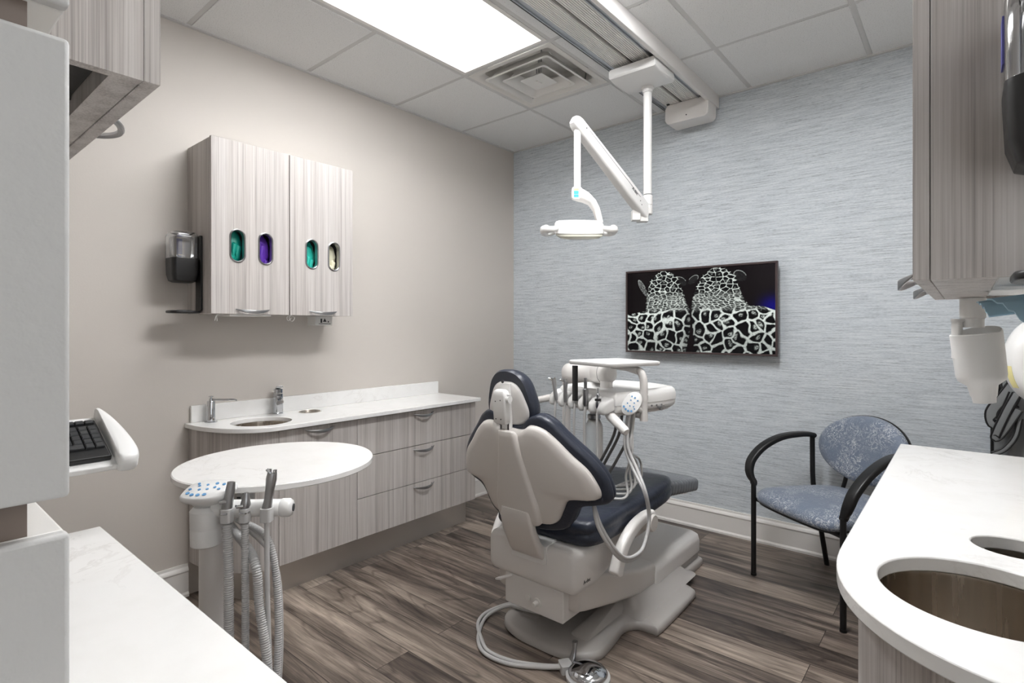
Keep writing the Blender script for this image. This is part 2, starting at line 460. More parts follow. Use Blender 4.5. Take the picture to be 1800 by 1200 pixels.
def diffuser():
    x0, x1, y0, y1 = -2.178, -1.602, 2.207, 2.788; xc, yc = (x0+x1)/2, (y0+y1)/2
    t = thing('air_vent', 'square white ceiling air vent with stepped louvres beside the light', 'air vent', (xc, yc, ZC))
    def pyr(m, h0, z0, h1, z1, th=.003):
        m.loft([rrect((xc, yc, z0), (1,0,0), (0,1,0), h0, h0, .02), rrect((xc, yc, z1), (1,0,0), (0,1,0), h1, h1, .02),
                rrect((xc, yc, z1+th), (1,0,0), (0,1,0), h1+.002, h1+.002, .02), rrect((xc, yc, z0+th), (1,0,0), (0,1,0), h0-.002, h0-.002, .02)], False, False, True)
    m = MB(); h = (x1-x0)/2
    m.loft([rrect((xc, yc, ZC-.002), (1,0,0), (0,1,0), h, h, .002), rrect((xc, yc, ZC-.002), (1,0,0), (0,1,0), h-.03, h-.03, .02),
            rrect((xc, yc, ZC+.02), (1,0,0), (0,1,0), h-.06, h-.06, .03), rrect((xc, yc, ZC+.10), (1,0,0), (0,1,0), h-.085, h-.085, .03),
            rrect((xc, yc, ZC+.12), (1,0,0), (0,1,0), .09, .09, .089)], False, False)
    m.cyl((xc, yc, ZC+.119), (xc, yc, ZC+.17), .088)
    put('housing', m, m_refl, t)
    for nm, h0, z0, h1, z1 in (('louvre', .212, -.020, .165, .040), ('louvre', .142, -.022, .098, .030)):
        m = MB(); pyr(m, h0, ZC+z0, h1, ZC+z1, .004); pyr(m, h0+.012, ZC+z0+.001, h0-.001, ZC+z0, .003); put(nm, m, m_wen, t)
    m = MB(); m.loft([rrect((xc, yc, ZC-.016), (1,0,0), (0,1,0), .078, .078, .012), rrect((xc, yc, ZC-.014), (1,0,0), (0,1,0), .07, .07, .012), rrect((xc, yc, ZC+.012), (1,0,0), (0,1,0), .04, .04, .012)])
    m.box(xc-.006, xc+.006, yc-.02, yc+.02, ZC-.022, ZC-.012)
    put('centre_plate', m, m_wen, t)
    for a in (-1, 1):
        put('bracket', MB().cyl((xc+a*.19, yc+.19, ZC+.0), (xc+a*.2, yc+.2, ZC+.10), .004, n=8), m_nickel, t)
        put('bracket', MB().cyl((xc+a*.06, yc-a*.06, ZC+.0), (xc+a*.07, yc-a*.07, ZC+.12), .004, n=8), m_nickel, t)
    put('stem', MB().cyl((xc, yc, ZC+.008), (xc, yc, ZC+.14), .006, n=8), m_nickel, t)
diffuser()

def track():
    t = thing('ceiling_track', 'long aluminium ceiling track with white side cover carrying the lamp arm', 'track', (-1.33, 2.0, ZC))
    y0, y1 = -.25, 3.36
    m = MB(); m.box(-1.505, -1.195, y0, y1, 2.668, ZC+.01)
    put('mounting_board', m, m_black, t)
    m = MB(); m.box(-1.478, -1.446, y0, y1, 2.648, 2.668); m.box(-1.470, -1.466, y0, y1, 2.640, 2.648)
    m.box(-1.244, -1.212, y0, y1, 2.648, 2.668); m.box(-1.236, -1.232, y0, y1, 2.640, 2.648)
    put('side_rail', m, m_alu, t, bevel=.001, seg=1)
    for a, b in ((-1.446, -1.357), (-1.337, -1.244)):
        m = MB(); n = 9; wd = (b-a)/n
        ring = [(a, 2.668)]
        for k in range(n): ring += [(a+wd*k, 2.650), (a+wd*k+wd*.75, 2.650), (a+wd*k+wd*.78, 2.6535), (a+wd*(k+1)-.0002, 2.6535)]
        ring.append((b, 2.668))
        m.loft([[Vector((x, y, z)) for x, z in ring] for y in (y0, y1)])
        put('ribbed_rail', m, m_wen, t, smooth=0)
    m = MB(); m.box(-1.1935, -1.17, y0, 3.385, 2.615, ZC+.0)
    put('side_cover', m, m_white2, t, bevel=.003)
    m = MB()
    m.loft([rrect((-1.312, y, 2.588), (1,0,0), (0,0,1), .135-i, .060-i, .03) for y, i in ((3.215, .004), (3.219, 0), (3.35, 0), (3.354, .004))])
    put('end_cap', m, m_white2, t)
    put('screw', MB().cyl((-1.31, 3.214, 2.56), (-1.31, 3.2155, 2.56), .004, n=10), m_black, t)
    put('end_stop', MB().box(-1.43, -1.415, 3.20, 3.214, 2.645, 2.662), m_black, t); put('end_stop', MB().box(-1.225, -1.21, 3.20, 3.214, 2.645, 2.662), m_black, t)
track()

def dental_light():
    t = thing('operating_light', 'white dental operating light on a jointed arm hung from the ceiling track', 'lamp', (-1.335, 2.72, 2.64))
    # trolley
    m = MB()
    m.loft([rrect((-1.330, y, z), (1,0,0), (0,0,1), .133-i, h, .012) for y, z, h, i in ((2.545, 2.608, .020, .004), (2.55, 2.606, .025, 0), (2.60, 2.604, .032, 0), (2.76, 2.604, .032, 0), (2.785, 2.606, .028, .004))])
    put('trolley', m, m_white, t)
    m = MB(); m.lathe([(.034, 0), (.034, -.012), (.028, -.016), (.026, -.03), (.0235, -.032)], (-1.335, 2.745, 2.574)); m.cyl((-1.335, 2.745, 2.56), (-1.335, 2.745, 1.99), .0225)
    m.lathe([(.0225, 0), (.027, -.004), (.027, -.052), (.0235, -.053), (.0235, -.055), (.027, -.056), (.027, -.10), (.025, -.104)], (-1.335, 2.745, 1.985))
    put('drop_pole', m, m_white, t)
    A = Vector((-1.43, 2.194, 2.236)); B = Vector((-1.352, 2.70, 1.915))
    m = MB(); d = (B-A).normalized(); s = d.cross(Vector((0, 0, 1))).normalized(); n = s.cross(d)
    L = (B-A).length; rings = []
    for q, hw, hh in ((-.035, .008, .010), (-.032, .018, .022), (-.02, .024, .029), (0, .027, .033), (.25, .028, .038), (.45, .0285, .042), (.65, .029, .042), (L-.03, .027, .036), (L, .026, .034), (L+.022, .020, .026), (L+.028, .01, .014)):
        rings.append(rrect(A+d*q, s, n, hw, hh, min(hw, hh)*.55))
    m.loft(rings); arm = put('spring_arm', m, m_white, t)
    m = MB()
    for q, h in ((.04, .006), (L-.05, -.004), (L-.03, -.014)):
        for sg in (-1, 1): m.cyl(A+d*q+n*h+s*sg*.0262, A+d*q+n*h+s*sg*.029, .0035, n=8)
    for sg in (-1, 1): m.tube([A+d*.06+n*.012+s*sg*.0278, A+d*(L-.06)+n*.014+s*sg*.0292], .0009, 6)
    m.lathe([(.014, 0), (.014, .012)], A+Vector((0, 0, -.043)))
    put('pin', m, m_ink, arm)
    M = frame(A+d*(L-.115)+n*.006+s*.0305, d, n, s)
    text('lettering', 'A-dec', .022, M, m_ink, arm)
    m = MB(); c = Vector((-1.375, 2.685, 1.862)); m.add([], [])
    m.loft([rrect(c+Vector((0, 0, z)), (.777, .629, 0), (-.629, .777, 0), .022, .026, .006) for z in (-.02, .035)])
    m.loft([rrect(c+Vector((.02, .035, z)), (.777, .629, 0), (-.629, .777, 0), .03, .022, .006) for z in (-.024, .02)])
    put('pivot_block', m, m_white, t, bevel=.002)
    # rod and yoke
    m = MB(); m.cyl(A+Vector((0, 0, -.02)), (-1.43, 2.194, 1.925), .0165); m.lathe([(.0165, 0), (.022, -.004), (.022, -.03), (.019, -.036)], (-1.43, 2.194, 1.935))
    put('drop_rod', m, m_white, t)
    v = Vector((.7666, .642, 0)); f = Vector((-.642, .7666, 0)); Z = Vector((0, 0, 1))
    O = Vector((-1.425, 2.20, 1.735))
    m = MB(); rings = []
    for (a, z, hw, hh) in ((-.035, .170, .014, .020), (-.03, .170, .024, .028), (0, .165, .028, .032), (.03, .152, .030, .026), (.062, .128, .030, .018), (.082, .095, .030, .015), (.092, .06, .031, .014), (.10, .025, .032, .013)):
        ax = Vector((math.cos(min(1, max(0, (a+.02)/.1))*1.35), 0, 0)).x
        ang = min(1, max(0, (a+.01)/.09))*1.3
        nv = v*math.sin(ang)+Z*math.cos(ang)
        rings.append(rrect(O+v*a+Z*z, f, nv, hw, hh, min(hw, hh)*.7))
    m.loft(rings); yoke = put('yoke', m, m_white2, t)
    m = MB(); cc = O+v*(-.012)+Z*.165-f*.034
    m.loft([rrect(cc+v*(-.005)-f*q, v, Z, .021, .028, .012) for q in (-.01, .004)]); k = put('control_panel', m, m_wen, yoke)
    m = MB()
    for zz, hh in ((.001, .0075), (-.015, .0065)): m.loft([rrect(cc+v*(-.005)+Z*zz-f*q, v, Z, .011, hh, .002) for q in (.0035, .0048)])
    put('buttons', m, plain('cyan_button', srgb(70, 178, 214), .4), k)
    m = MB(); m.loft([rrect(cc+v*(-.005)+Z*.016-f*q, v, Z, .012, .0045, .002) for q in (.0035, .0048)]); put('indicator', m, m_yel, k)
    # head
    ol = smoothpath([(-.115, -.03, 0), (-.10, -.065, 0), (-.055, -.085, 0), (.055, -.085, 0), (.10, -.065, 0), (.115, -.03, 0), (.115, .03, 0), (.10, .065, 0), (.05, .085, 0), (-.05, .085, 0), (-.10, .065, 0), (-.115, .03, 0)], 5, True)
    mp = lambda a, b, wv: O+v*a+(f+Z*.22)*b+(Z-f*-.22)*wv
    m = MB(); m.puff(ol, (0, 0), [(.3, .046), (.80, .044), (.93, .038), (.985, .026), (1, .008), (.99, -.018), (.96, -.022)], mp)
    head = put('head', m, m_white, t)
    m = MB(); m.puff(ol, (0, 0), [(.95, -.0215), (.94, -.032), (.80, -.044), (.4, -.052), (.1, -.053)], mp)
    put('lens', m, plain('light_lens_glass', srgb(205, 204, 190), .12), head)
    for sg in (-1, 1):
        m = MB(); m.tube([O+v*sg*.105+f*-.05+Z*-.005, O+v*sg*.135-f*.06+Z*-.012, O+v*sg*.158-f*.045+Z*-.010, O+v*sg*.168+Z*-.008, O+v*sg*.158+f*.045+Z*-.010, O+v*sg*.13+f*.055+Z*-.008, O+v*sg*.105+f*.045], lambda q: .012+.006*math.sin(q*PI), 12, sm=5)
        h = put('handle', m, m_white, head)
        m = MB(); m.tube([O+v*sg*.158-f*.038+Z*-.004, O+v*sg*.168+Z*-.002, O+v*sg*.158+f*.038+Z*-.004], .0185, 12, sm=5); put('grip', m, m_wen, h)
dental_light()

# ================================================================== CABINET HELPERS
def bow_handle(parent, p, axis, out, L=.155, down=Vector((0, 0, -1)), name='handle'):
    """crescent shaped pull: flat strip bowing outward"""
    p, axis, out = Vector(p), Vector(axis), Vector(out); rings = []
    N = 16
    for i in range(N+1):
        q = i/N*2-1
        b = (1-q*q)
        c = p+axis*q*L/2+out*(.004+.026*b)
        t = (axis*1+out*(-2*q*.026/(L/2))).normalized(); nn = t.cross(Vector((0, 0, 1)) if abs(axis.z) < .5 else Vector((1, 0, 0))).normalized()
        h = .0035+.0105*b
        rings.append(rrect(c+down*(.012*b), nn, Vector((0, 0, 1)), .0022, h*.62, .002, 3))
    m = MB(); m.loft(rings)
    for sg in (-1, 1): m.cyl(p+axis*sg*L*.40+down*.004, p+axis*sg*L*.40+out*.014+down*.004, .003, n=8)
    return put(name, m, m_nickel, parent)

# ================================================================== UPPER LEFT WALL CABINET
def gloves(mat, parent_none, c, label, nm='rubber_gloves', seed=0):
    """a crumpled wad of gloves behind an oval window in a box"""
    rnd = random.Random(seed)
    m = MB(); cx, cy, cz = c
    rings = []; R, S = 22, 18
    for i in range(R):
        th = (i+.5)/R*PI; ring = []
        for k in range(S):
            ph = 2*PI*k/S
            d = Vector((math.sin(th)*math.cos(ph), math.sin(th)*math.sin(ph), math.cos(th)))
            q = 1+.30*noise.noise(d*2.6+Vector((seed*7, 0, 0)))+.16*abs(noise.noise(d*7+Vector((seed, 3, 1))))
            ring.append(Vector((cx+d.x*.030*q, cy+d.y*.045*q, cz+d.z*.095*q)))
        rings.append(ring)
    m.loft(rings)
    # cuffs hanging forward
    for j in range(3):
        y = cy+(j-1)*.016; z = cz+rnd.uniform(-.03, .05)
        m.tube([(cx+.012, y, z), (cx+.028, y+.004, z-.012), (cx+.030, y-.002, z-.04), (cx+.026, y, z-.065)], [.012, .013, .010, .004], 8, sm=0)
    o = put(nm, m, mat); return tag(o, label, 'gloves', None)
def upper_left():
    y0, y1, ym, x0, xf, z0, z1 = .986, 1.708, 1.349, XL, -2.56, 1.328, 2.115
    t = thing('wall_cabinet', 'grey woodgrain two-door wall cabinet with four oval glove windows', 'cabinet', (XL, (y0+y1)/2, z0))
    m = MB(); th = .018
    m.box(x0+.001, xf-.022, y0, y0+th, z0, z1-.004); m.box(x0+.001, xf-.022, y1-th, y1, z0, z1-.004)
    m.box(x0+.001, xf-.022, y0+th, y1-th, z0, z0+th); m.box(x0+.001, xf-.022, y0+th, y1-th, z1-.004-th, z1-.004); m.box(x0+.001, x0+.008, y0+th, y1-th, z0+th, z1-.004-th)
    m.box(x0+.008, xf-.03, ym-.009, ym+.009, z0+th, z1-.022)
    put('body', m, m_wood, t)
    wins = {0: [1.100, 1.230], 1: [1.468, 1.594]}; zc = 1.638
    for d, (a, b) in enumerate(((y0, ym-.002), (ym+.002, y1))):
        holes = [rr2(c-.031, c+.031, zc-.072, zc+.072, .0309, 8) for c in wins[d]]
        m = MB(); m.slab([(a, z0-.002), (b, z0-.002), (b, z1), (a, z1)], holes, -.019, 0, MYZ(xf))
        door = put('door', m, m_wood, t, smooth=30, bevel=.0008, seg=1)
        for c in wins[d]:
            o1 = rr2(c-.0365, c+.0365, zc-.0775, zc+.0775, .0364, 8); i1 = rr2(c-.0285, c+.0285, zc-.0695, zc+.0695, .0284, 8)
            M = MYZ(xf); m = MB()
            def rg(pts, w): return [M @ Vector((p[0], p[1], w)) for p in pts]
            m.loft([rg(o1, 0), rg(o1, .002), rg(rr2(c-.032, c+.032, zc-.073, zc+.073, .0319, 8), .005), rg(i1, .002), rg(i1, -.02), rg(rr2(c-.0309, c+.0309, zc-.0719, zc+.0719, .0308, 8), -.02), rg(rr2(c-.0309, c+.0309, zc-.0719, zc+.0719, .0308, 8), 0)], False, False, True)
            put('window_ring', m, m_nickel, door)
        bow_handle(door, (xf, (a+b)/2+(.0 if d else .002), z0+.020), (0, 1, 0), (1, 0, 0), .155)
    # interior glove boxes and gloves
    lbs = [('teal rubber gloves behind the leftmost oval window of the wall cabinet', m_teal, 1), ('purple rubber gloves behind the second oval window of the wall cabinet', m_purple, 2),
           ('turquoise rubber gloves behind the third oval window of the wall cabinet', m_teal2, 3), ('cream latex gloves behind the rightmost oval window of the wall cabinet', m_cream, 4)]
    for c, (lb, mt, sd) in zip(wins[0]+wins[1], lbs):
        o = gloves(mt, None, (-2.63, c, zc-.02), lb, seed=sd); o['group'] = 'gloves behind the cabinet windows'
        zb = zc-.10
        m = MB(); h = .056; m.box(-2.72, -2.60, c-h, c-h+.002, zb, zc+.11); m.box(-2.72, -2.60, c+h-.002, c+h, zb, zc+.11); m.box(-2.72, -2.718, c-h+.002, c+h-.002, zb, zc+.11); m.box(-2.718, -2.60, c-h+.002, c+h-.002, zb, zb+.002)
    m = MB(); m.box(XL+.01, -2.585, y0+.02, ym-.012, 1.50, 1.512); m.box(XL+.01, -2.585, ym+.012, y1-.02, 1.50, 1.512); put('shelf', m, m_paper, t)
    # things poking out below the cabinet
    o = put('cardboard_box', MB().box(-2.74, -2.66, 1.545, 1.645, 1.277, 1.326), m_paper, None, bevel=.001)
    tag(o, 'small printed white box hanging below the right door of the wall cabinet', 'box')
    m = MB()
    M = MYZ(-2.6595)
    m.add([M @ Vector((1.60+.013*math.cos(a), 1.302+.013*math.sin(a), 0)) for a in (PI/2, PI/2+2.1, PI/2+4.2)], [(0, 1, 2)])
    m.box(-2.6597, -2.6592, 1.565, 1.635, 1.283, 1.286); m.box(-2.6597, -2.6592, 1.575, 1.585, 1.29, 1.312); m.box(-2.6597, -2.6592, 1.618, 1.625, 1.292, 1.30)
    put('printed_mark', m, m_ink, o)
    m = MB()
    m.tube([(-2.585, 1.366, 1.327), (-2.578, 1.385, 1.312), (-2.58, 1.372, 1.295), (-2.58, 1.357, 1.312), (-2.575, 1.37, 1.327)], .0012, 6, sm=5)
    m.tube([(-2.583, 1.372, 1.328), (-2.578, 1.345, 1.315), (-2.578, 1.352, 1.298), (-2.58, 1.368, 1.31)], .0012, 6, sm=5)
    tag(put('elastic_loop', m, m_paper), 'thin white elastic loops dangling between the wall cabinet doors', 'elastic')
    m = MB(); m.tube([(-2.60, 1.06, 1.329), (-2.585, 1.035, 1.322), (-2.58, 1.02, 1.322), (-2.575, 1.012, 1.312), (-2.575, 1.008, 1.295)], .0014, 6, sm=5)
    m.tube([(-2.585, 1.03, 1.322), (-2.58, 1.018, 1.315), (-2.58, 1.02, 1.293)], .0012, 6, sm=5)
    tag(put('elastic_strap', m, m_paper), 'white strap end dangling from the left corner of the wall cabinet', 'strap')
    # paper edge under the left door
    m = MB(); m.box(-2.75, -2.57, 1.07, 1.26, 1.318, 1.3275)
    tag(put('paper_sheet', m, m_paper), 'white paper edge showing under the left door of the wall cabinet', 'paper')
upper_left()

def soap_dispenser(x, y, ztop, label, tray=True):
    """wall bracket on a cabinet side, body protruding towards -Y"""
    t = thing('soap_dispenser', label, 'soap dispenser', (x, y, ztop-.36))
    m = MB(); m.loft([rrect((x+.035, yy, ztop-.18), (1,0,0), (0,0,1), .030, .17, .008) for yy in (y, y-.008)])
    put('back_bracket', m, m_black, t, bevel=.001)
    if tray:
        m = rbox(x-.035, x+.070, y-.125, y-.002, ztop-.362, ztop-.350, .03, .004)
        m.tube([(x+.02, y-.06, ztop-.350), (x+.02, y-.06, ztop-.348)], [.03, .03], 16)
        put('drip_tray', m, m_black, t)
    m = MB(); xc = x+.012; rings = []
    for z, hw, hh in ((-.225, .030, .038), (-.218, .044, .048), (-.19, .052, .054), (-.125, .055, .055), (-.118, .055, .055)):
        rings.append(rrect((xc, y-.010-.0555, ztop+z), (1,0,0), (0,1,0), hw, hh, .022))
    m.loft(rings); b = put('base_housing', m, m_black, t)
    m = MB(); rings = []
    for z, hw, hh in ((-.118, .0545, .0545), (-.02, .055, .055), (-.008, .052, .052), (0, .045, .045)):
        rings.append(rrect((xc, y-.0655, ztop+z), (1,0,0), (0,1,0), hw, hh, .020))
    inner = [[p+(Vector((xc, y-.0655, p.z))-p)*.06+Vector((0, 0, 0 if i == 0 else -.002)) for p in r] for i, r in enumerate(rings)]
    m.loft(rings+inner[::-1], False, False); m.f.append(list(range(len(m.v)-24*len(inner)))[:0] or [0, 1, 2]) if False else None
    n = len(rings[0]); m.add(rings[-1], [tuple(range(n))])
    put('clear_cover', m, m_clear, t)
    m = rbox(xc-.042, xc+.042, y-.107, y-.024, ztop-.116, ztop-.018, .018, .01)
    put('soap_cartridge', m, clear('cartridge_plastic', (.92, .93, .95, 1), .12), t)
    m = MB(); m.loft([rrect((xc+.0605-.0015*i, y-.105, ztop-.20), (0,1,0), (0,0,1), .0, .0, .0) for i in (0, 1)]) if False else None
    m = MB(); m.box(xc-.0565, xc-.0548, y-.085, y-.055, ztop-.09, ztop-.03); put('blue_label', m, plain('violet_print', srgb(92, 92, 168), .5), t)
    return t
soap_dispenser(-2.715, .985, 1.690, 'black and clear soap dispenser mounted on the side of the left wall cabinet')

# ================================================================== LOWER LEFT CABINETS
def arc_outline(x0, xf, y0, ys, y1, k=2.0, n=16):
    """plan outline: wall x0, front xf, curved corner from (x0,y0) to (xf,ys), square end at y1"""
    P = []
    for i in range(n+1):
        a = i/n*PI/2
        P.append((x0+(xf-x0)*abs(math.sin(a))**(2/k), ys-(ys-y0)*abs(math.cos(a))**(2/k)))
    return P
def lower_left():
    xf = -2.443; zb, zt = .157, .786; yS, yM, yE = 1.235, 1.657, 2.545
    lab = 'grey woodgrain base cabinet under the left counter, '
    # curved end
    t = thing('base_cabinet', 'curved grey woodgrain end cabinet below the round sink', 'cabinet', (-2.64, 1.12, zb))
    cur = arc_outline(XL+.001, xf, .99, 1.22, yS)
    m = MB(); m.slab(cur+[(xf, yS-.001), (XL+.001, yS-.001)], [], zb, .60)
    inn = [(XL+.001+(x-XL-.001)*.955, yS-.0008-(yS-.001-y)*.93) for x, y in cur]
    m.slab(cur+[(xf, yS-.001), (inn[-1][0], yS-.001)]+inn[::-1], [], .60, zt)
    put('curved_panel', m, m_wood, t, smooth=25)
    # waste cabinet
    t = thing('base_cabinet', 'grey woodgrain base cabinet with a single tall door behind the round table', 'cabinet', (-2.64, (yS+yM)/2, zb))
    put('body', MB().box(XL+.001, xf-.02, yS, yM-.0005, zb, .60).box(XL+.001, xf-.02, yM-.02, yM-.0005, .60, zt), m_carc, t)
    d = put('door', MB().box(xf-.019, xf, yS+.0015, yM-.0015, zb, zt-.003), m_wood, t, bevel=.0008, seg=1)
    bow_handle(d, (xf, 1.442, .770), (0, 1, 0), (1, 0, 0))
    # drawers
    t = thing('base_cabinet', 'grey woodgrain drawer cabinet with three wide drawers next to the dental chair', 'cabinet', (-2.64, (yM+yE)/2, zb))
    put('body', MB().box(XL+.001, xf-.02, yM, yE, zb, zt), m_wood, t)
    for a, b in ((zb, .364), (.3675, .580), (.5835, zt-.003)):
        d = put('drawer', MB().box(xf-.019, xf, yM+.0015, yE+.001, a, b), m_wood, t, bevel=.0008, seg=1)
        bow_handle(d, (xf, 2.108, b-.018), (0, 1, 0), (1, 0, 0))
    m = MB(); m.box(-2.83+.001, -2.515, 1.22, 2.53, 0, zb-.001)
    cur = arc_outline(XL+.001, -2.515, 1.08, 1.2199, 1.22, n=8)
    m.slab(cur+[(XL+.001, 1.2199)], [], 0, zb-.001)
    tag(put('toe_kick', m, m_toe, smooth=25), 'brushed metal toe kick running under the left base cabinets', 'toe kick')
    # countertop
    z0, z1 = .791, .813
    t = thing('countertop', 'white quartz countertop with rounded end and round sink cutout on the left wall', 'countertop', (-2.62, 1.75, z0))
    cur = arc_outline(XL+.0005, -2.408, .972, 1.225, 2.56, 2.1)
    m = MB(); m.slab(cur+[(-2.408, 2.562), (XL+.0005, 2.562)], [ell2(-2.605, 1.232, .135, .135), ell2(-2.715, 1.545, .058, .058, 32)], z0, z1)
    put('slab', m, m_quartz, t, bevel=.0025, smooth=25)
    put('backsplash', MB().box(XL+.0005, XL+.020, .995, 2.56, z1, .893), m_quartz, t, bevel=.0015)
    # sink
    def bowl(cx, cy, r, zt, depth, label, nm='sink', rim=.012):
        s = thing(nm, label, nm.replace('_', ' '), (cx, cy, zt-depth))
        m = MB(); m.lathe([(r+rim, zt), (r+.002, zt), (r+.001, zt-.006), (r-.002, zt-depth*.75), (r-.02, zt-depth*.95), (r*.5, zt-depth), (.02, zt-depth-.004), (.02, zt-depth-.012),
                           (r*.5, zt-depth-.003), (r-.018, zt-depth*.95-.003), (r, zt-depth*.75), (r+.004, zt-.008), (r+rim, zt-.003)], (cx, cy, 0), n=64, caps=False)
        b = put('bowl', m, m_sink, s, smooth=50)
        m = MB(); m.lathe([(.022, zt-depth-.001), (.019, zt-depth+.001), (.004, zt-depth-.001)], (cx, cy, 0)); put('drain', m, m_chrome, s)
        return s
    bowl(-2.605, 1.232, .138, z0-.001, .14, 'round stainless sink set in the left wall countertop')
    m = MB(); m.lathe([(.0575, z0+.001), (.0575, z1+.001), (.0545, z1+.002), (.053, z1), (.053, z0-.10)], (-2.715, 1.545, 0), n=40, caps=False)
    tag(put('waste_chute_ring', m, m_steel, smooth=50), 'small round steel waste opening beside the left sink', 'waste chute')
    # tap
    t = thing('faucet', 'chrome single lever faucet behind the left round sink', 'faucet', (-2.772, 1.398, z1))
    m = MB(); X, Y = -2.772, 1.398
    m.lathe([(.026, 0), (.026, .004), (.021, .006)], (X, Y, z1)); m.loft([rrect((X, Y, z1+z), (1,0,0), (0,1,0), .019, .019, .006) for z in (.005, .105)]); put('body', m, m_chrome, t)
    m = MB(); D = Vector((.93, -.37, 0)).normalized(); S_ = Vector((-D.y, D.x, 0))
    m.loft([rrect(Vector((X, Y, z1+.082))+D*q+Vector((0, 0, -q*.06)), S_, (0,0,1), .015, h, .004) for q, h in ((.0, .014), (.06, .012), (.115, .008), (.118, .007))]); put('spout', m, m_chrome, t)
    m = MB(); m.loft([rrect((X, Y, z1+.108+z), (1,0,0), (0,1,0), .018, .018, .006) for z in (0, .022)]); m.loft([rrect(Vector((X, Y, z1+.137))+D*q+Vector((0, 0, q*.12)), S_, (0,0,1), .016, .005, .004) for q in (-.02, .085)]); put('lever', m, m_chrome, t, bevel=.001)
    t = thing('soap_pump', 'chrome deck soap pump with long thin spout at the left counter end', 'soap pump', (-2.765, 1.065, z1))
    X, Y = -2.765, 1.065
    m = MB(); m.lathe([(.028, 0), (.028, .003), (.018, .005), (.018, .098), (.0165, .101)], (X, Y, z1)); put('body', m, m_chrome, t)
    m = MB(); m.lathe([(.008, .101), (.008, .112), (.004, .113), (.004, .120), (.011, .121), (.011, .124), (.004, .126)], (X, Y, z1)); e = Vector((.62, .55, 0)).normalized()
    m.tube([Vector((X, Y, z1+.107)), Vector((X, Y, z1+.107))+e*.11, Vector((X, Y, z1+.104))+e*.12], .0045, 10); put('spout', m, m_chrome, t)
    return bowl
bowl = lower_left()

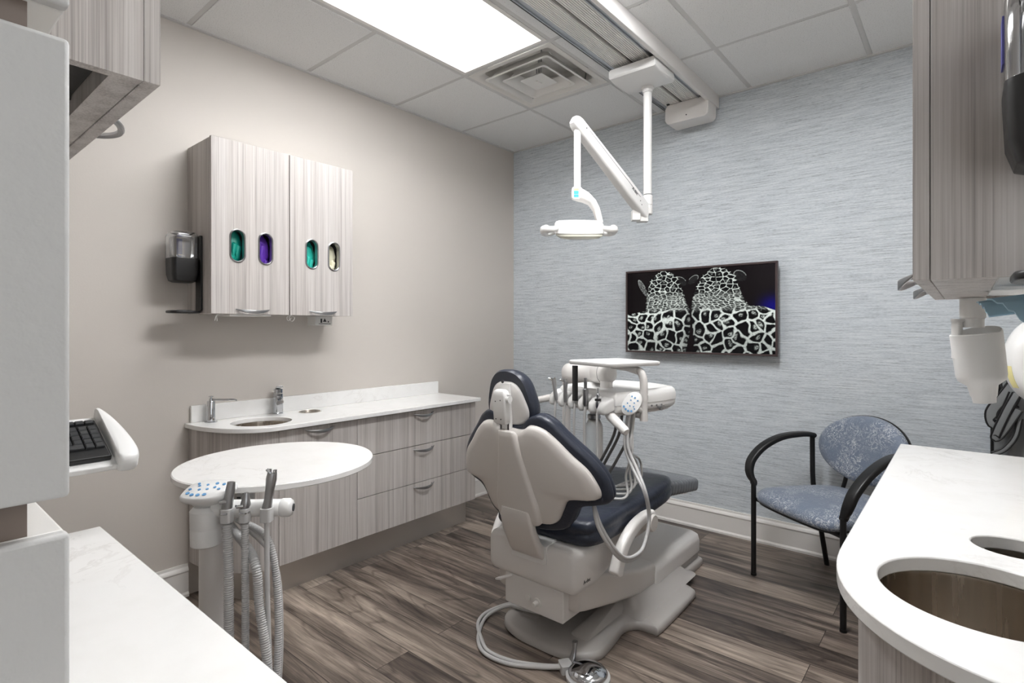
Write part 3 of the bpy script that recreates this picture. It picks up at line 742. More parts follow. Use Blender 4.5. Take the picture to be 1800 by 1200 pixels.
# ================================================================== WALL SCREEN
def tv():
    x0, x1, z0, z1 = -1.78, -.824, 1.100, 1.645
    t = thing('wall_screen', 'wall-mounted screen with dark frame showing two spotted big cats from behind', 'screen', ((x0+x1)/2, YB, z0))
    put('mount', MB().box(x0+.04, x1-.02, 3.352, 3.395, z0+.03, z1-.04), m_black, t)
    m = MB(); b = .012
    m.box(x0, x1, 3.328, 3.352, z0, z0+b); m.box(x0, x1, 3.328, 3.352, z1-b, z1); m.box(x0, x0+b, 3.328, 3.352, z0+b, z1-b); m.box(x1-b, x1, 3.328, 3.352, z0+b, z1-b)
    m.box(x0+b, x1-b, 3.338, 3.352, z0+b, z1-b)
    put('bezel', m, m_bezel, t, bevel=.0015, seg=1)
    NX, NZ = 440, 246
    px0, px1, pz0, pz1 = x0+b, x1-b, z0+b, z1-b
    u = np.linspace(0, 1, NX+1); v = np.linspace(0, 1, NZ+1)
    U, V = np.meshgrid(u, v)            # V up
    rng = np.random.RandomState(3)
    A = (px1-px0)/(pz1-pz0)
    def sm(x, a, b_): q = np.clip((x-a)/(b_-a), 0, 1); return q*q*(3-2*q)
    def wob(X, Y, f, seed):
        r = np.random.RandomState(seed); o = 0
        for k in range(6):
            a, b_, c = r.uniform(-1, 1)*f, r.uniform(-1, 1)*f, r.uniform(0, 6.3); o = o+np.sin(a*X*6+b_*Y*6+c)/6
        return o
    def profile(pts, x):
        pts = np.array(pts); return np.interp(x, pts[:, 0], pts[:, 1])
    # silhouettes (u to the right, v up), measured from the picture on the screen
    fine0 = rng.rand(NZ+1, NX+1)
    def neckmask(c, pts):        # pts: (v, left, right)
        P = np.array(pts); l = np.interp(V, P[:, 0], P[:, 1]); r_ = np.interp(V, P[:, 0], P[:, 2])
        w1 = wob(U*3, V*3, 9, 5)*.006+(fine0-.5)*.012
        return (U > l+w1) & (U < r_+w1) & (V < P[-1, 0])
    head1 = neckmask(0, [(.40, .145, .46), (.52, .145, .455), (.66, .150, .425), (.78, .162, .400), (.88, .175, .385), (.93, .205, .365), (.97, .225, .335), (.992, .255, .290)])
    head2 = neckmask(0, [(.40, .47, .86), (.50, .475, .855), (.60, .480, .815), (.72, .500, .79), (.82, .520, .775), (.90, .545, .755), (.955, .585, .72), (.995, .62, .68)])
    body = (V < profile([(0, .46), (.13, .50), (.25, .53), (.38, .56), (.44, .50), (.462, .40), (.47, .40), (.49, .50), (.62, .57), (.80, .545), (.93, .53), (1, .48)], U))
    valley = np.abs(U-profile3(V))<0 if False else (np.abs(U-(.463+.01*np.sin(V*5))) < np.interp(V, [0, .25, .5], [.028, .010, .003])) & (V < .5)
    ear = np.zeros_like(U, bool)
    def earf(cu, cv, a, b_, rot):
        X = (U-cu)*A; Y = V-cv; c, s = math.cos(rot), math.sin(rot)
        return ((X*c+Y*s)/a)**2+((-X*s+Y*c)/b_)**2
    ears = [(.118, .80, .034, .12, .5), (.405, .86, .075, .042, -.65), (.486, .87, .075, .040, .65), (.790, .885, .080, .055, -.6)]
    fur = (head1 | head2 | body) & ~valley
    # rosette field: cells vary in size, bigger on the backs
    def cells(X, Y, seed, f):
        r = np.random.RandomState(seed); Xs, Ys = X*f, Y*f
        Xs = Xs+.35*wob(X, Y, 2.2, seed+1)+.16*wob(X, Y, 9, seed+3); Ys = Ys+.35*wob(X, Y, 2.2, seed+2)+.16*wob(X, Y, 9, seed+4)
        ix, iy = np.floor(Xs).astype(int), np.floor(Ys).astype(int)
        J = r.uniform(.04, .96, (128, 128, 2)); K = r.uniform(0, 1, (128, 128))
        F1 = np.full(X.shape, 9.); F2 = F1.copy(); ID = np.zeros(X.shape)
        for dx in (-1, 0, 1):
            for dy in (-1, 0, 1):
                a, b_ = (ix+dx) % 128, (iy+dy) % 128
                d = np.hypot(ix+dx+J[a, b_, 0]-Xs, iy+dy+J[a, b_, 1]-Ys)
                up = d < F1
                F2 = np.where(up, F1, np.minimum(F2, d)); ID = np.where(up, K[a, b_], ID); F1 = np.where(up, d, F1)
        return F1, F2, ID
    X, Y = U*A, V
    F1, F2, ID = cells(X+10, Y+10, 11, 8.2)
    g1, g2, id2 = cells(X*1.0+20, Y*1.35+20, 12, 15.)
    n1_, n2_, _i = cells(X+30, Y*2.6+X*.5*np.sign(U-.463)+30, 15, 17.)
    up = sm(V, .50, .60)                         # heads and necks get the small spots
    F1 = F1*(1-up)+g1*up; F2 = F2*(1-up)+g2*up; ID = np.where(up > .5, id2, ID)
    edge = F2-F1
    fine = rng.rand(NZ+1, NX+1)
    hair = .35+.65*fine
    net = 1-sm(edge+.10*(fine-.5)+.06*wob(X, Y, 16, 21), .13-.05*up, .20-.05*up)
    ringr = .25+.06*wob(X, Y, 14, 22)
    centre = (1-sm(F1+.12*(fine-.5), ringr-.10, ringr))*(ID > .36)*(.25+.75*(fine > .42))
    blotch = sm(wob(X*2, Y*2, 22, 31)+.35*(fine-.5), -.12, .05)
    centre = centre*(1-.5*up)*(.25+.75*blotch)
    spots = np.clip(net+centre*.75, 0, 1)
    streak = .5+.5*np.sin((V*95+wob(U, V, 6, 9)*16+np.abs(U-.463)*60))
    nape = sm(V, .47, .56)*(1-sm(V, .60, .74))
    spots = spots*(1-nape)+nape*np.clip((1-sm(n2_-n1_, .10, .22))*.8+.15*streak, 0, 1)
    for hc in (.272, .645):
        spots = spots*(1-.85*np.exp(-((U-hc-.01*np.sin(V*20))/.006)**2)*sm(V, .74, .80))
    lum = spots*hair
    # the picture's own tones: rim-lit backs, dark flanks
    tone = .55+.45*sm(V, .05, .50)
    tone = tone*(1-.55*np.exp(-((U-.463)/.05)**2)*(V < .55))
    lum = lum*tone
    R = np.where(fur, lum*.74, 0); G = np.where(fur, lum*.80, 0); B = np.where(fur, lum*.75, 0)
    for (cu, cv, a, b_, ro) in ears:
        e = earf(cu, cv, a, b_, ro); inside = (e < 1) & ~fur; rim = inside & (e > .74+.1*fine) & (V > cv+.0)
        light = np.where(rim, .4*hair, .003+.05*(fine > .6)*(4 if cu < .2 else .3))
        R = np.where(inside, light*.9, R); G = np.where(inside, light*.95, G); B = np.where(inside, light*.92, B)
    bg = ~fur & (R < .01)
    glow = np.exp(-(((U-.98)*A/.10)**2+((V-.53)/.09)**2))
    haze = .0005+.004*sm(U, .75, 1.0)*sm(V, .5, .9)
    R = np.where(bg, haze+.001, R); G = np.where(bg, haze*.8, G); B = np.where(bg, haze*.95+glow*.10, B)
    xs = px0+(px1-px0)*U; zs = pz0+(pz1-pz0)*V
    co = np.empty(((NX+1)*(NZ+1), 3)); co[:, 0] = xs.ravel(); co[:, 1] = 3.3365; co[:, 2] = zs.ravel()
    I = (np.arange(NZ)[:, None]*(NX+1)+np.arange(NX)[None, :]).ravel()
    F = np.stack([I, I+1, I+NX+2, I+NX+1], 1)
    me = bpy.data.meshes.new('picture'); me.vertices.add(len(co)); me.vertices.foreach_set('co', co.ravel())
    me.loops.add(F.size); me.loops.foreach_set('vertex_index', F.ravel().astype(np.int32))
    me.polygons.add(len(F)); me.polygons.foreach_set('loop_start', np.arange(0, F.size, 4, dtype=np.int32))
    me.update(); me.validate()
    ca = me.color_attributes.new('Col', 'FLOAT_COLOR', 'POINT')
    cc = np.ones((len(co), 4)); cc[:, 0] = R.ravel(); cc[:, 1] = G.ravel(); cc[:, 2] = B.ravel(); ca.data.foreach_set('color', cc.ravel())
    nt = NT('screen_picture'); at = nt.n.new('ShaderNodeVertexColor'); at.layer_name = 'Col'
    nt.set(color=(.008, .008, .009, 1), rough=.10, spec=.10, **{'Emission Strength': .62}); nt.link(at.outputs[0], nt.b.inputs['Emission Color'])
    me.materials.append(nt.m)
    o = bpy.data.objects.new('picture', me); COL.objects.link(o); o.parent = t; o.location = -t.location
tv()

# ================================================================== DENTAL CHAIR
XC = -1.30
def mir(half):            # half outline from top centre clockwise -> full closed outline
    return half+[(-a, b) for a, b in half[::-1] if abs(a) > 1e-6]
def ring2(pts, n=4):
    return [(p.x, p.y) for p in smoothpath([(a, b, 0) for a, b in pts], n, True)]
def bmap(a, b, wv, off=0): return Vector((XC+a, 1.66-.22*(b-.4)+.5*a*a+wv, b+.22*wv))
def dental_chair():
    t = thing('dental_chair', 'dental patient chair with navy upholstery and light taupe back shell', 'dental chair', (-1.30, 2.1, 0))
    # base casting on the floor
    half = [(0, 1.695), (.10, 1.70), (.19, 1.735), (.235, 1.80), (.225, 1.93), (.215, 2.02), (.25, 2.075), (.315, 2.085), (.335, 2.12), (.33, 2.46), (.31, 2.52), (.24, 2.56), (.22, 2.62), (.22, 2.84), (.20, 2.90), (.10, 2.92), (0, 2.925)]
    ol = ring2([(XC+a, b) for a, b in mir(half)], 3)
    m = MB(); c = (XC, 2.25)
    mp = lambda a, b, wv: Vector((a, b, wv))
    m.puff(ol, c, [(.985, .0), (1, .006), (1, .020), (.99, .030), (.965, .036), (.85, .040), (.5, .042)], mp)
    put('base_plate', m, m_base, t, smooth=45)
    m = MB()   # fairing rising from the base to the pump
    m.loft([rrect((XC, 2.38, z), (1,0,0), (0,1,0), hw, hh, .04) for z, hw, hh in ((.038, .27, .30), (.05, .245, .27), (.08, .205, .25), (.11, .19, .25))])
    for sg in (-1, 1):
        m.loft([rrect((XC+sg*.125, (a+2.20)/2, z), (1,0,0), (0,1,0), w_, (2.20-a)/2, .02) for a, z, w_ in ((1.80, .036, .045), (1.84, .052, .036), (1.95, .066, .028), (2.06, .085, .022))])
    put('base_fairing', m, m_base, t, smooth=50, bevel=.006)
    m = MB(); m.loft([rrect((XC, 2.66, z), (1,0,0), (0,1,0), hw, hh, .05) for z, hw, hh in ((.042, .198, .245), (.075, .198, .245))])
    put('pump_skirt', m, m_base, t)
    m = MB(); m.loft([rrect((XC, 2.605, z), (1,0,0), (0,1,0), hw, hh, r) for z, hw, hh, r in ((.075, .205, .30, .05), (.13, .205, .30, .05), (.155, .20, .295, .05), (.168, .185, .28, .05), (.174, .15, .25, .05))])
    put('pump_cover', m, m_white2, t, smooth=50)
    # lift arm cover, inclined
    m = MB(); rings = []
    for y, zb, zt, hw in ((1.70, .205, .322, .192), (1.705, .20, .327, .196), (1.76, .185, .325, .20), (2.0, .125, .255, .20), (2.2, .085, .198, .20), (2.34, .075, .182, .20), (2.345, .08, .178, .196)):
        rings.append(rrect((XC, y, (zb+zt)/2), (1,0,0), (0,0,1), hw, (zt-zb)/2, .022))
    m.loft(rings); put('lift_arm_cover', m, m_shell, t, smooth=50)
    m = MB(); m.loft([rrect((XC-.03, y, z), (1,0,0), (0,0,1), .12, h, .01) for y, z, h in ((1.74, .17, .02), (2.2, .075, .02))])
    put('lift_linkage', m, m_ink, t)
    m = MB(); m.loft([rrect((XC+.012, y, .222), (1,0,0), (0,0,1), .142-i, .060-i, .008) for y, i in ((1.664, .003), (1.667, 0), (1.90, 0))])
    jb = put('rear_box', m, m_white2, t)
    m = MB(); m.cyl((-1.268, 1.665, .205), (-1.268, 1.640, .205), .011, .008); m.cyl((-1.268, 1.665, .205), (-1.268, 1.660, .205), .018); m.tube([(-1.31, 1.664, .215), (-1.31, 1.658, .215)], .012, 16)
    put('knob', m, m_wen, jb)
    m = MB(); m.loft([rrect(p, (0,0,1), (.86, .5, 0), .004, .011, .003) for p in ((-1.375, 1.69, .278), (-1.40, 1.66, .274), (-1.425, 1.628, .267), (-1.430, 1.620, .265))])
    put('lever', m, m_white2, jb, bevel=.002)
    # seat frame block
    m = MB(); rings = []
    for y, zb, zt, hw in ((1.655, .300, .418, .195), (1.66, .286, .430, .205), (1.675, .278, .436, .210), (1.80, .276, .440, .212), (1.95, .30, .447, .205), (2.12, .36, .452, .19), (2.30, .405, .456, .175), (2.31, .415, .454, .17)):
        rings.append(rrect((XC, y, (zb+zt)/2), (1,0,0), (0,0,1), hw, (zt-zb)/2, .028))
    m.loft(rings); sf = put('seat_frame', m, m_white2, t, smooth=50)
    text('lettering', 'A-dec', .020, frame(Vector((XC+.2125, 1.735, .318)), Vector((0, 1, 0)), Vector((0, 0, 1)), Vector((1, 0, 0))), m_ink, sf)
    m = MB(); m.loft([rrect((XC, y, z), (1,0,0), (0,0,1), .085, h, .005) for y, z, h in ((1.652, .40, .035), (1.72, .425, .022))]); put('hinge_cover', m, m_white, sf)
    # seat cushion: rounded plan, scalloped edge, raised knees
    half = [(0, 1.71), (.13, 1.71), (.20, 1.715), (.235, 1.75), (.25, 1.85), (.245, 2.05), (.25, 2.25), (.245, 2.40), (.21, 2.49), (.15, 2.53), (.08, 2.54), (0, 2.54)]
    ol = ring2([(a, b) for a, b in mir(half)], 4)
    def smap(a, b, wv):
        rise = .03*max(0, (b-2.0)/.5)**1.3*(1 if b < 2.40 else 1)-.35*max(0, b-2.42)**1.2
        return Vector((XC+a, b, .438+wv+rise+.18*a*a*(1 if wv > .03 else .2)))
    m = MB(); m.puff(ol, (0, 2.12), [(.5, 0), (.93, 0), (.985, .008), (1.0, .022), (.998, .038), (.985, .045), (.992, .052), (.995, .068), (.975, .083), (.93, .092), (.80, .094), (.6, .090), (.3, .086), (.05, .086)], smap)
    put('seat_cushion', m, m_vinyl, t, smooth=60)
    # toe board with ribbed plastic cover
    m = MB(); rings = []; N = 150
    for i in range(N+1):
        q = i/N; y = 2.42+q*.50; z = .500-q*.085
        hw = .215-.02*q-(.10*max(0, (q-.88)/.12)**2); e = .0080*abs(math.sin(i*PI*.088))*(1-.5*q) if q > .08 else 0
        rings.append(rrect((XC, y, z), (1,0,0), (0,.17,1), hw+e*.6, .030+e, .022))
    m.loft(rings); put('toe_board', m, plain('ribbed_clear_cover_over_vinyl', srgb(112, 115, 119), .16), t, smooth=80)
    m = MB(); m.loft([rrect((XC, y, z), (1,0,0), (0,0,1), .15, .012, .01) for y, z in ((2.35, .455), (2.60, .428), (2.84, .385))]); put('toe_board_pan', m, m_white2, t)
    # back: shell, cushion, spine
    sh = [(0, .892), (.03, .890), (.06, .893), (.092, .911), (.14, .903), (.185, .871), (.24, .815), (.29, .768), (.317, .72), (.326, .685), (.312, .664), (.25, .657), (.205, .643), (.18, .60), (.155, .557), (.11, .537), (0, .536)]
    cu = [(0, .900), (.04, .902), (.078, .932), (.12, .944), (.165, .925), (.205, .885), (.25, .843), (.30, .795), (.338, .74), (.352, .685), (.345, .648), (.30, .632), (.255, .622), (.225, .598), (.20, .55), (.165, .518), (.09, .500), (0, .498)]
    so, co = ring2(mir(sh), 4), ring2(mir(cu), 4)
    m = MB(); m.puff(so, (0, .70), [(.05, -.036), (.5, -.034), (.85, -.028), (.95, -.022), (.985, -.014), (1, -.002), (.97, .010)], bmap)
    put('back_shell', m, m_shell, t, smooth=60)
    m = MB(); m.puff(co, (0, .70), [(.85, .002), (.96, .002), (.99, .008), (1, .020), (.992, .030), (.985, .034), (.992, .038), (.985, .052), (.955, .064), (.88, .072), (.6, .066), (.1, .060)], bmap)
    put('back_cushion', m, m_vinyl, t, smooth=60)
    m = MB(); rings = []
    for b, hw, d0, d1 in ((.893, .026, -.030, -.040), (.889, .036, -.025, -.043), (.87, .044, -.005, -.046), (.80, .058, -.005, -.046), (.70, .080, -.005, -.045), (.62, .099, -.005, -.045), (.57, .103, -.005, -.045), (.545, .098, -.005, -.042), (.538, .090, -.005, -.038)):
        p = bmap(0, b, (d0+d1)/2); rings.append(rrect(p, (1,0,0), (0, 1, .2), hw, (d0-d1)/2, .0205))
    m.loft(rings); sp = put('spine_cover', m, m_shell, t, smooth=50)
    m = MB(); rings = []
    for b, y, hw in ((.585, 1.585, .068), (.55, 1.585, .074), (.50, 1.60, .076), (.45, 1.625, .077), (.42, 1.645, .078), (.40, 1.66, .079), (.385, 1.69, .079)):
        rings.append(rrect((XC-.004, y, b), (1,0,0), (0, 1, .35 if b > .42 else .8), hw, .016, .012))
    m.loft(rings); put('back_bracket', m, m_shell, t, smooth=50)
    # headrest
    hd = [(0, 1.100), (.045, 1.092), (.080, 1.062), (.101, 1.01), (.112, .955), (.102, .918), (.06, .894), (0, .887)]
    hs = [(0, 1.056), (.035, 1.052), (.064, 1.030), (.086, .985), (.099, .945), (.090, .912), (.05, .893), (0, .886)]
    ho, hi = ring2(mir(hd), 5), ring2(mir(hs), 5)
    hmap = lambda a, b, wv: Vector((XC-.028+a, 1.578-.10*(b-.9)+.9*a*a+wv, b+.006))
    m = MB(); m.puff(ho, (0, .99), [(.80, -.012), (.93, -.014), (.99, -.004), (1, .010), (.99, .026), (.94, .042), (.80, .052), (.4, .052), (.1, .05)], hmap)
    put('headrest_cushion', m, m_vinyl, t, smooth=60)
    m = MB(); m.puff(hi, (0, .98), [(.1, -.026), (.6, -.025), (.90, -.021), (.97, -.016), (1, -.006), (.95, .004)], hmap)
    put('headrest_shell', m, m_white2, t, smooth=60)
    m = MB(); rings = []
    for z, hw, hh in ((.905, .024, .010), (.912, .030, .016), (.96, .031, .018), (1.01, .031, .018), (1.028, .026, .016), (1.034, .018, .010)):
        rings.append(rrect((XC-.026, 1.526-(z-.9)*.05, z), (1,0,0), (0,1,0), hw, hh, .008))
    m.loft(rings); m.cyl((XC+.000, 1.52, 1.000), (XC+.018, 1.52, 1.000), .013); m.cyl((XC+.012, 1.52, .985), (XC+.012, 1.52, 1.018), .007)
    m.loft([rrect((XC-.022, 1.545, z), (1,0,0), (0,1,0), .024, .01, .004) for z in (.885, 1.055)])
    hm = put('headrest_mount', m, m_white, t, smooth=50)
    m = MB()
    for dx, dz in ((-.018, .99), (-.018, .925), (.006, .925), (.006, .995)):
        y = 1.526-(dz-.9)*.05-.0172; m.cyl((XC-.022+dx, y, dz), (XC-.022+dx, y-.0015, dz), .0025, n=8)
    m.cyl((XC-.026, 1.530, 1.062), (XC-.026, 1.527, 1.062), .006, n=12)
    put('screw', m, m_ink, hm)
    m = MB()
    for dx in (-.018, .018): m.box(XC-.022+dx-.004, XC-.022+dx+.004, 1.535, 1.543, .868, .912)
    put('headrest_bar', m, m_nickel, t)
    # armrests, swung down at each side
    for sg in (1, -1):
        X0 = XC+(.278 if sg > 0 else -.322)
        P = [(X0, 2.13, .480), (X0, 2.075, .482), (X0, 2.01, .474), (X0, 1.95, .455), (X0, 1.90, .425), (X0, 1.865, .390), (X0, 1.84, .345), (X0, 1.83, .325)]
        Q = smoothpath(P, 4); rings = []
        for i, p in enumerate(Q):
            tg = (Q[min(i+1, len(Q)-1)]-Q[max(i-1, 0)]).normalized(); nn = Vector((1, 0, 0)).cross(tg).normalized()
            q = i/(len(Q)-1); hh = .019+.012*q
            if q > .93: hh *= math.sqrt(max(.05, 1-((q-.93)/.075)**2))
            rings.append(rrect(p, (1,0,0), nn, .020, hh, .012))
        m = MB(); m.loft(rings); a = put('armrest', m, m_white2, t, smooth=50)
        m = MB(); m.tube([(X0-sg*.035, 2.105, .452), (X0+sg*.024, 2.105, .452), (X0+sg*.030, 2.105, .452)], [.036, .036, .032], 28)
        m.loft([rrect((X0-sg*.055, y, z), (1,0,0), (0,0,1), .04, .025, .01) for y, z in ((2.03, .425), (2.14, .43))])
        put('armrest_joint', m, m_shell, a, smooth=40)
    return t
dental_chair()

# floor pedal and its cord
def pedal():
    c = Vector((-1.045, 1.672, 0))
    t = thing('foot_pedal', 'round chrome foot pedal on the floor behind the dental chair base', 'foot pedal', c)
    m = MB(); m.lathe([(.078, 0), (.080, .004), (.080, .016), (.074, .020), (.02, .021)], c, n=40)
    m.loft([rrect(c+Vector((-.088, -.012, z)), (.8, -.6, 0), (.6, .8, 0), .026, .022, .008) for z in (.0, .026, .030)])
    put('housing', m, m_hose, t)
    m = MB(); m.lathe([(.070, .020), (.071, .026), (.066, .034), (.045, .044), (.022, .052), (.006, .055)], c, n=48); put('disc', m, m_chrome, t, smooth=60)
    m = MB(); m.tube([c+Vector((-.082, .02, .02)), c+Vector((-.080, .035, .06)), c+Vector((-.080, .038, .085))], [.012, .009, .009], 14); m.cyl(c+Vector((-.080, .038, .083)), c+Vector((-.080, .038, .090)), .0105)
    put('toggle', m, m_nickel, t)
    for dz, off in ((.010, 0), (.012, .018)):
        pts = [(-1.12, 1.665+off*.4, dz+.006), (-1.20, 1.61+off*.5, dz), (-1.31, 1.545+off, dz), (-1.42, 1.535+off, dz), (-1.50, 1.58+off, dz), (-1.565-off, 1.665, dz), (-1.60-off, 1.74, dz), (-1.585-off*.5, 1.80+off*.6, dz+.012), (-1.53, 1.82+off, dz+.038), (-1.45, 1.82+off, dz+.046), (-1.36, 1.84+off, dz+.05)]
        put('cord', MB().tube(pts, .0075, 10, sm=6), m_hose, t)
pedal()

# ================================================================== DELIVERY UNIT
OU = Vector((-1.185, 2.013, 0)); UR = Vector((.94, -.342, 0)).normalized(); UD = Vector((.342, .94, 0)).normalized(); ZZ = Vector((0, 0, 1))
def L3(u, v, z): return OU+UR*u+UD*v+ZZ*z
def hosetube(pts, r, mat, parent, n=10, sm=8, rib=0, name='hose'):
    if rib:
        P = smoothpath(pts, 6); L = sum((P[i+1]-P[i]).length for i in range(len(P)-1)); N = int(L/rib*4)
        # resample evenly
        cum = [0]
        for i in range(len(P)-1): cum.append(cum[-1]+(P[i+1]-P[i]).length)
        out = []; j = 0
        for k in range(N+1):
            d = L*k/N
            while j < len(P)-2 and cum[j+1] < d: j += 1
            q = (d-cum[j])/max(1e-9, cum[j+1]-cum[j]); out.append(P[j].lerp(P[j+1], q))
        rr = [r*(1.0 if (k//2) % 2 == 0 else .82) for k in range(N+1)]
        return put(name, MB().tube(out, rr, 10), mat, parent, smooth=60)
    return put(name, MB().tube(pts, r, n, sm=sm), mat, parent, smooth=60)
def delivery():
    t = thing('delivery_unit', 'white dental delivery unit with instrument rack, tray and touchpad over the chair', 'dental unit', L3(-.1, .2, .9))
    # main body
    ol = ring2([(-.335, .035), (-.30, .0), (-.10, .005), (.06, .0), (.085, .03), (.095, .20), (.085, .33), (.05, .365), (-.10, .385), (-.28, .35), (-.325, .28), (-.34, .15)], 5)
    mp = lambda a, b, wv: L3(a, b, wv+.05*max(0, b)*.6)
    m = MB(); m.puff(ol, (-.12, .18), [(.80, .905), (.95, .908), (.985, .918), (.99, .934), (.985, .936), (.985, .938), (1, .940), (1.0, .965), (.98, .982), (.93, .992), (.86, .993), (.80, .986), (.72, .972), (.1, .972)], mp)
    body = put('body', m, m_white, t, smooth=50)
    m = MB(); m.puff(ol, (-.12, .18), [(.5, .890), (.86, .892), (.93, .905), (.9, .91)], mp); put('underside', m, m_shell, body)
    m = MB()
    for k in range(6):
        p = L3(.096-.001*k, .10+.03*k, .931); m.cyl(p, p+UR*.004, .004, n=8)
    m.tube([L3(.098, .22, .925), L3(.108, .22, .925), L3(.108, .25, .928)], .003, 8); m.cyl(L3(.092, .24, .915), L3(.104, .24, .915), .007, n=12)
    put('connector', m, m_nickel, body)
    # holders
    for k in range(5):
        u = -.296+.0745*k
        m = MB(); rings = []
        for v_, zc, hw, hh in ((.05, .955, .030, .022), (.01, .947, .030, .026), (-.02, .935, .027, .028), (-.04, .925, .021, .024), (-.048, .92, .012, .014)):
            rings.append(rrect(L3(u-.037+.010, v_, zc), UR, ZZ, hw*.9, hh, .012))
        m.loft(rings); put('holder', m, m_white, t, smooth=50)
    m = MB(); rings = []
    for v_, zc, hw, hh in ((.06, .957, .040, .024), (.01, .947, .038, .028), (-.02, .935, .034, .028), (-.038, .925, .026, .024), (-.046, .92, .015, .014)):
        rings.append(rrect(L3(.035, v_, zc), UR, ZZ, hw, hh, .012))
    m.loft(rings); put('holder_end', m, m_white, t, smooth=50)
    # tray on its post
    u0, u1, v0, v1, zt = -.183, .115, -.06, .240, 1.112
    M = Matrix((UR, UD, ZZ)).transposed().to_4x4(); M.translation = OU
    def rg(i, z, r=.035): return [M @ Vector((p[0], p[1], z)) for p in rr2(u0+i, u1-i, v0+i, v1-i, r)]
    m = MB(); m.loft([rg(.02, zt-.012), rg(.004, zt-.010), rg(0, zt-.003), rg(.001, zt+.005), rg(.006, zt+.008), rg(.034, zt+.008, .025), rg(.042, zt+.001, .02), rg(.08, zt, .015)])
    tr = put('tray', m, m_white, t, smooth=50)
    m = MB(); rings = []
    for u, v_, z, hw, hh in ((-.02, .11, 1.094, .05, .008), (.05, .118, 1.088, .032, .010), (.085, .126, 1.080, .018, .014)): rings.append(rrect(L3(u, v_, z), UD, ZZ, hw, hh, .007))
    m.loft(rings); m.tube([L3(.07, .122, 1.084), L3(.092, .126, 1.078), L3(.106, .129, 1.055), L3(.110, .130, 1.02), L3(.110, .130, .985)], .0165, 18, sm=5)
    m.cyl(L3(.110, .130, 1.0), L3(.110, .130, .875), .0155); m.lathe([(.0175, .982), (.0175, .96)], L3(.110, .130, 0)); m.lathe([(.017, .90), (.017, .873)], L3(.110, .130, 0))
    m.cyl(L3(.02, .13, .892), L3(.11, .130, .892), .012)
    put('tray_post', m, m_white2, t, smooth=40)
    # touchpad facing the operator
    c = L3(.108, .065, .950); face = (Vector((0, 0, 1.26))-c).normalized(); face = (face+Vector((.05, -.1, .25))).normalized()
    sx = Vector((0, 0, 1)).cross(face).normalized(); sy = face.cross(sx)
    rot = math.radians(-34); a_ = sx*math.cos(rot)+sy*math.sin(rot); b_ = -sx*math.sin(rot)+sy*math.cos(rot)
    mp2 = lambda a, b, wv: c+a_*a+b_*b+face*wv
    ol2 = ell2(0, 0, .036, .054, 36)
    m = MB(); m.puff(ol2, (0, 0), [(.5, -.02), (.9, -.016), (1, -.006), (1, .002), (.95, .006), (.1, .008)], mp2); m.cyl(c-face*.012, L3(.110, .130, .91), .010)
    tp = put('touchpad', m, m_white, t, smooth=60)
    m = MB()
    for a, b, r in ((-.018, -.030, .0045), (-.006, -.035, .0045), (.006, -.035, .0045), (.017, -.029, .0045), (-.014, -.010, .003), (0, -.014, .003), (.014, -.008, .003), (-.010, .008, .003), (.008, .006, .003), (-.002, .026, .004), (.014, .022, .0035), (-.015, .024, .0035), (.022, -.014, .003)):
        m.cyl(mp2(a, b, .006), mp2(a, b, .0088), r, n=12)
    put('buttons', m, m_blue, tp)
    # rear arm housing and mast
    A = Vector((-1.612, 2.42, 1.02)); B = Vector((-1.290, 2.262, 1.048))
    d = (B-A).normalized(); s = d.cross(ZZ).normalized(); n = s.cross(d); L = (B-A).length; rings = []
    for q, hw, hh in ((-.05, .018, .025), (-.045, .036, .045), (-.025, .048, .056), (.04, .050, .058), (.05, .045, .052), (.2, .044, .050), (L-.12, .038, .044), (L-.115, .043, .048), (L-.02, .043, .048), (L, .037, .042), (L+.008, .02, .028)):
        rings.append(rrect(A+d*q, s, n, hw, hh, min(hw, hh)*.97))
    m = MB(); m.loft(rings); ar = put('arm_housing', m, m_white2, t, smooth=50)
    m = MB(); m.tube(rrect(A+d*(L-.05), s, n, .0432, .0482, .042), .0012, 6, closed=True); put('seam', m, m_ink, ar)
    m = MB(); m.cyl((-1.315, 2.27, 1.01), (-1.315, 2.27, .905), .03); put('arm_pivot', m, m_white2, t)
    m = MB(); m.cyl((-1.66, 2.44, .97), (-1.66, 2.44, .30), .022); m.tube([(-1.66, 2.44, .32), (-1.65, 2.42, .22), (-1.58, 2.38, .15), (-1.50, 2.36, .13)], .026, 16, sm=4)
    put('mast', m, m_white2, t)
    # arm towards the assistant side
    m = MB(); rings = []
    P = [Vector((-1.66, 2.44, .905)), Vector((-1.64, 2.25, .905)), Vector((-1.645, 2.10, .902)), Vector((-1.66, 1.95, .898))]
    for p, hw in zip(P, (.016, .020, .016, .014)): rings.append(rrect(p, (1,0,0), ZZ, hw, hw*.85, hw*.7))
    m.loft(rings); put('side_arm', m, m_shell, t)
    # grip below
    m = MB(); a0 = L3(.04, .0, .902); b0 = L3(.155, -.005, .845)
    m.tube([a0, a0.lerp(b0, .1), a0.lerp(b0, .9), b0], [.018, .0205, .0185, .014], 18); m.cyl(L3(.05, .05, .905), L3(.05, .0, .895), .014)
    put('grip', m, m_white2, t)
    # water bottle
    c = Vector((-1.31, 2.15, 0))
    m = MB(); m.lathe([(.024, .868), (.030, .866), (.030, .850), (.023, .846), (.027, .838)], c, n=28); put('bottle_cap', m, m_nickel, t)
    m = MB(); m.lathe([(.025, .846), (.030, .836), (.038, .82), (.040, .805), (.040, .665), (.036, .655), (.01, .652)], c, n=32); put('water_bottle', m, m_frost, t, smooth=50)
    m = MB(); m.cyl((-1.31, 2.15, .872), (-1.31, 2.15, .905), .018); put('bottle_bracket', m, m_shell, t)
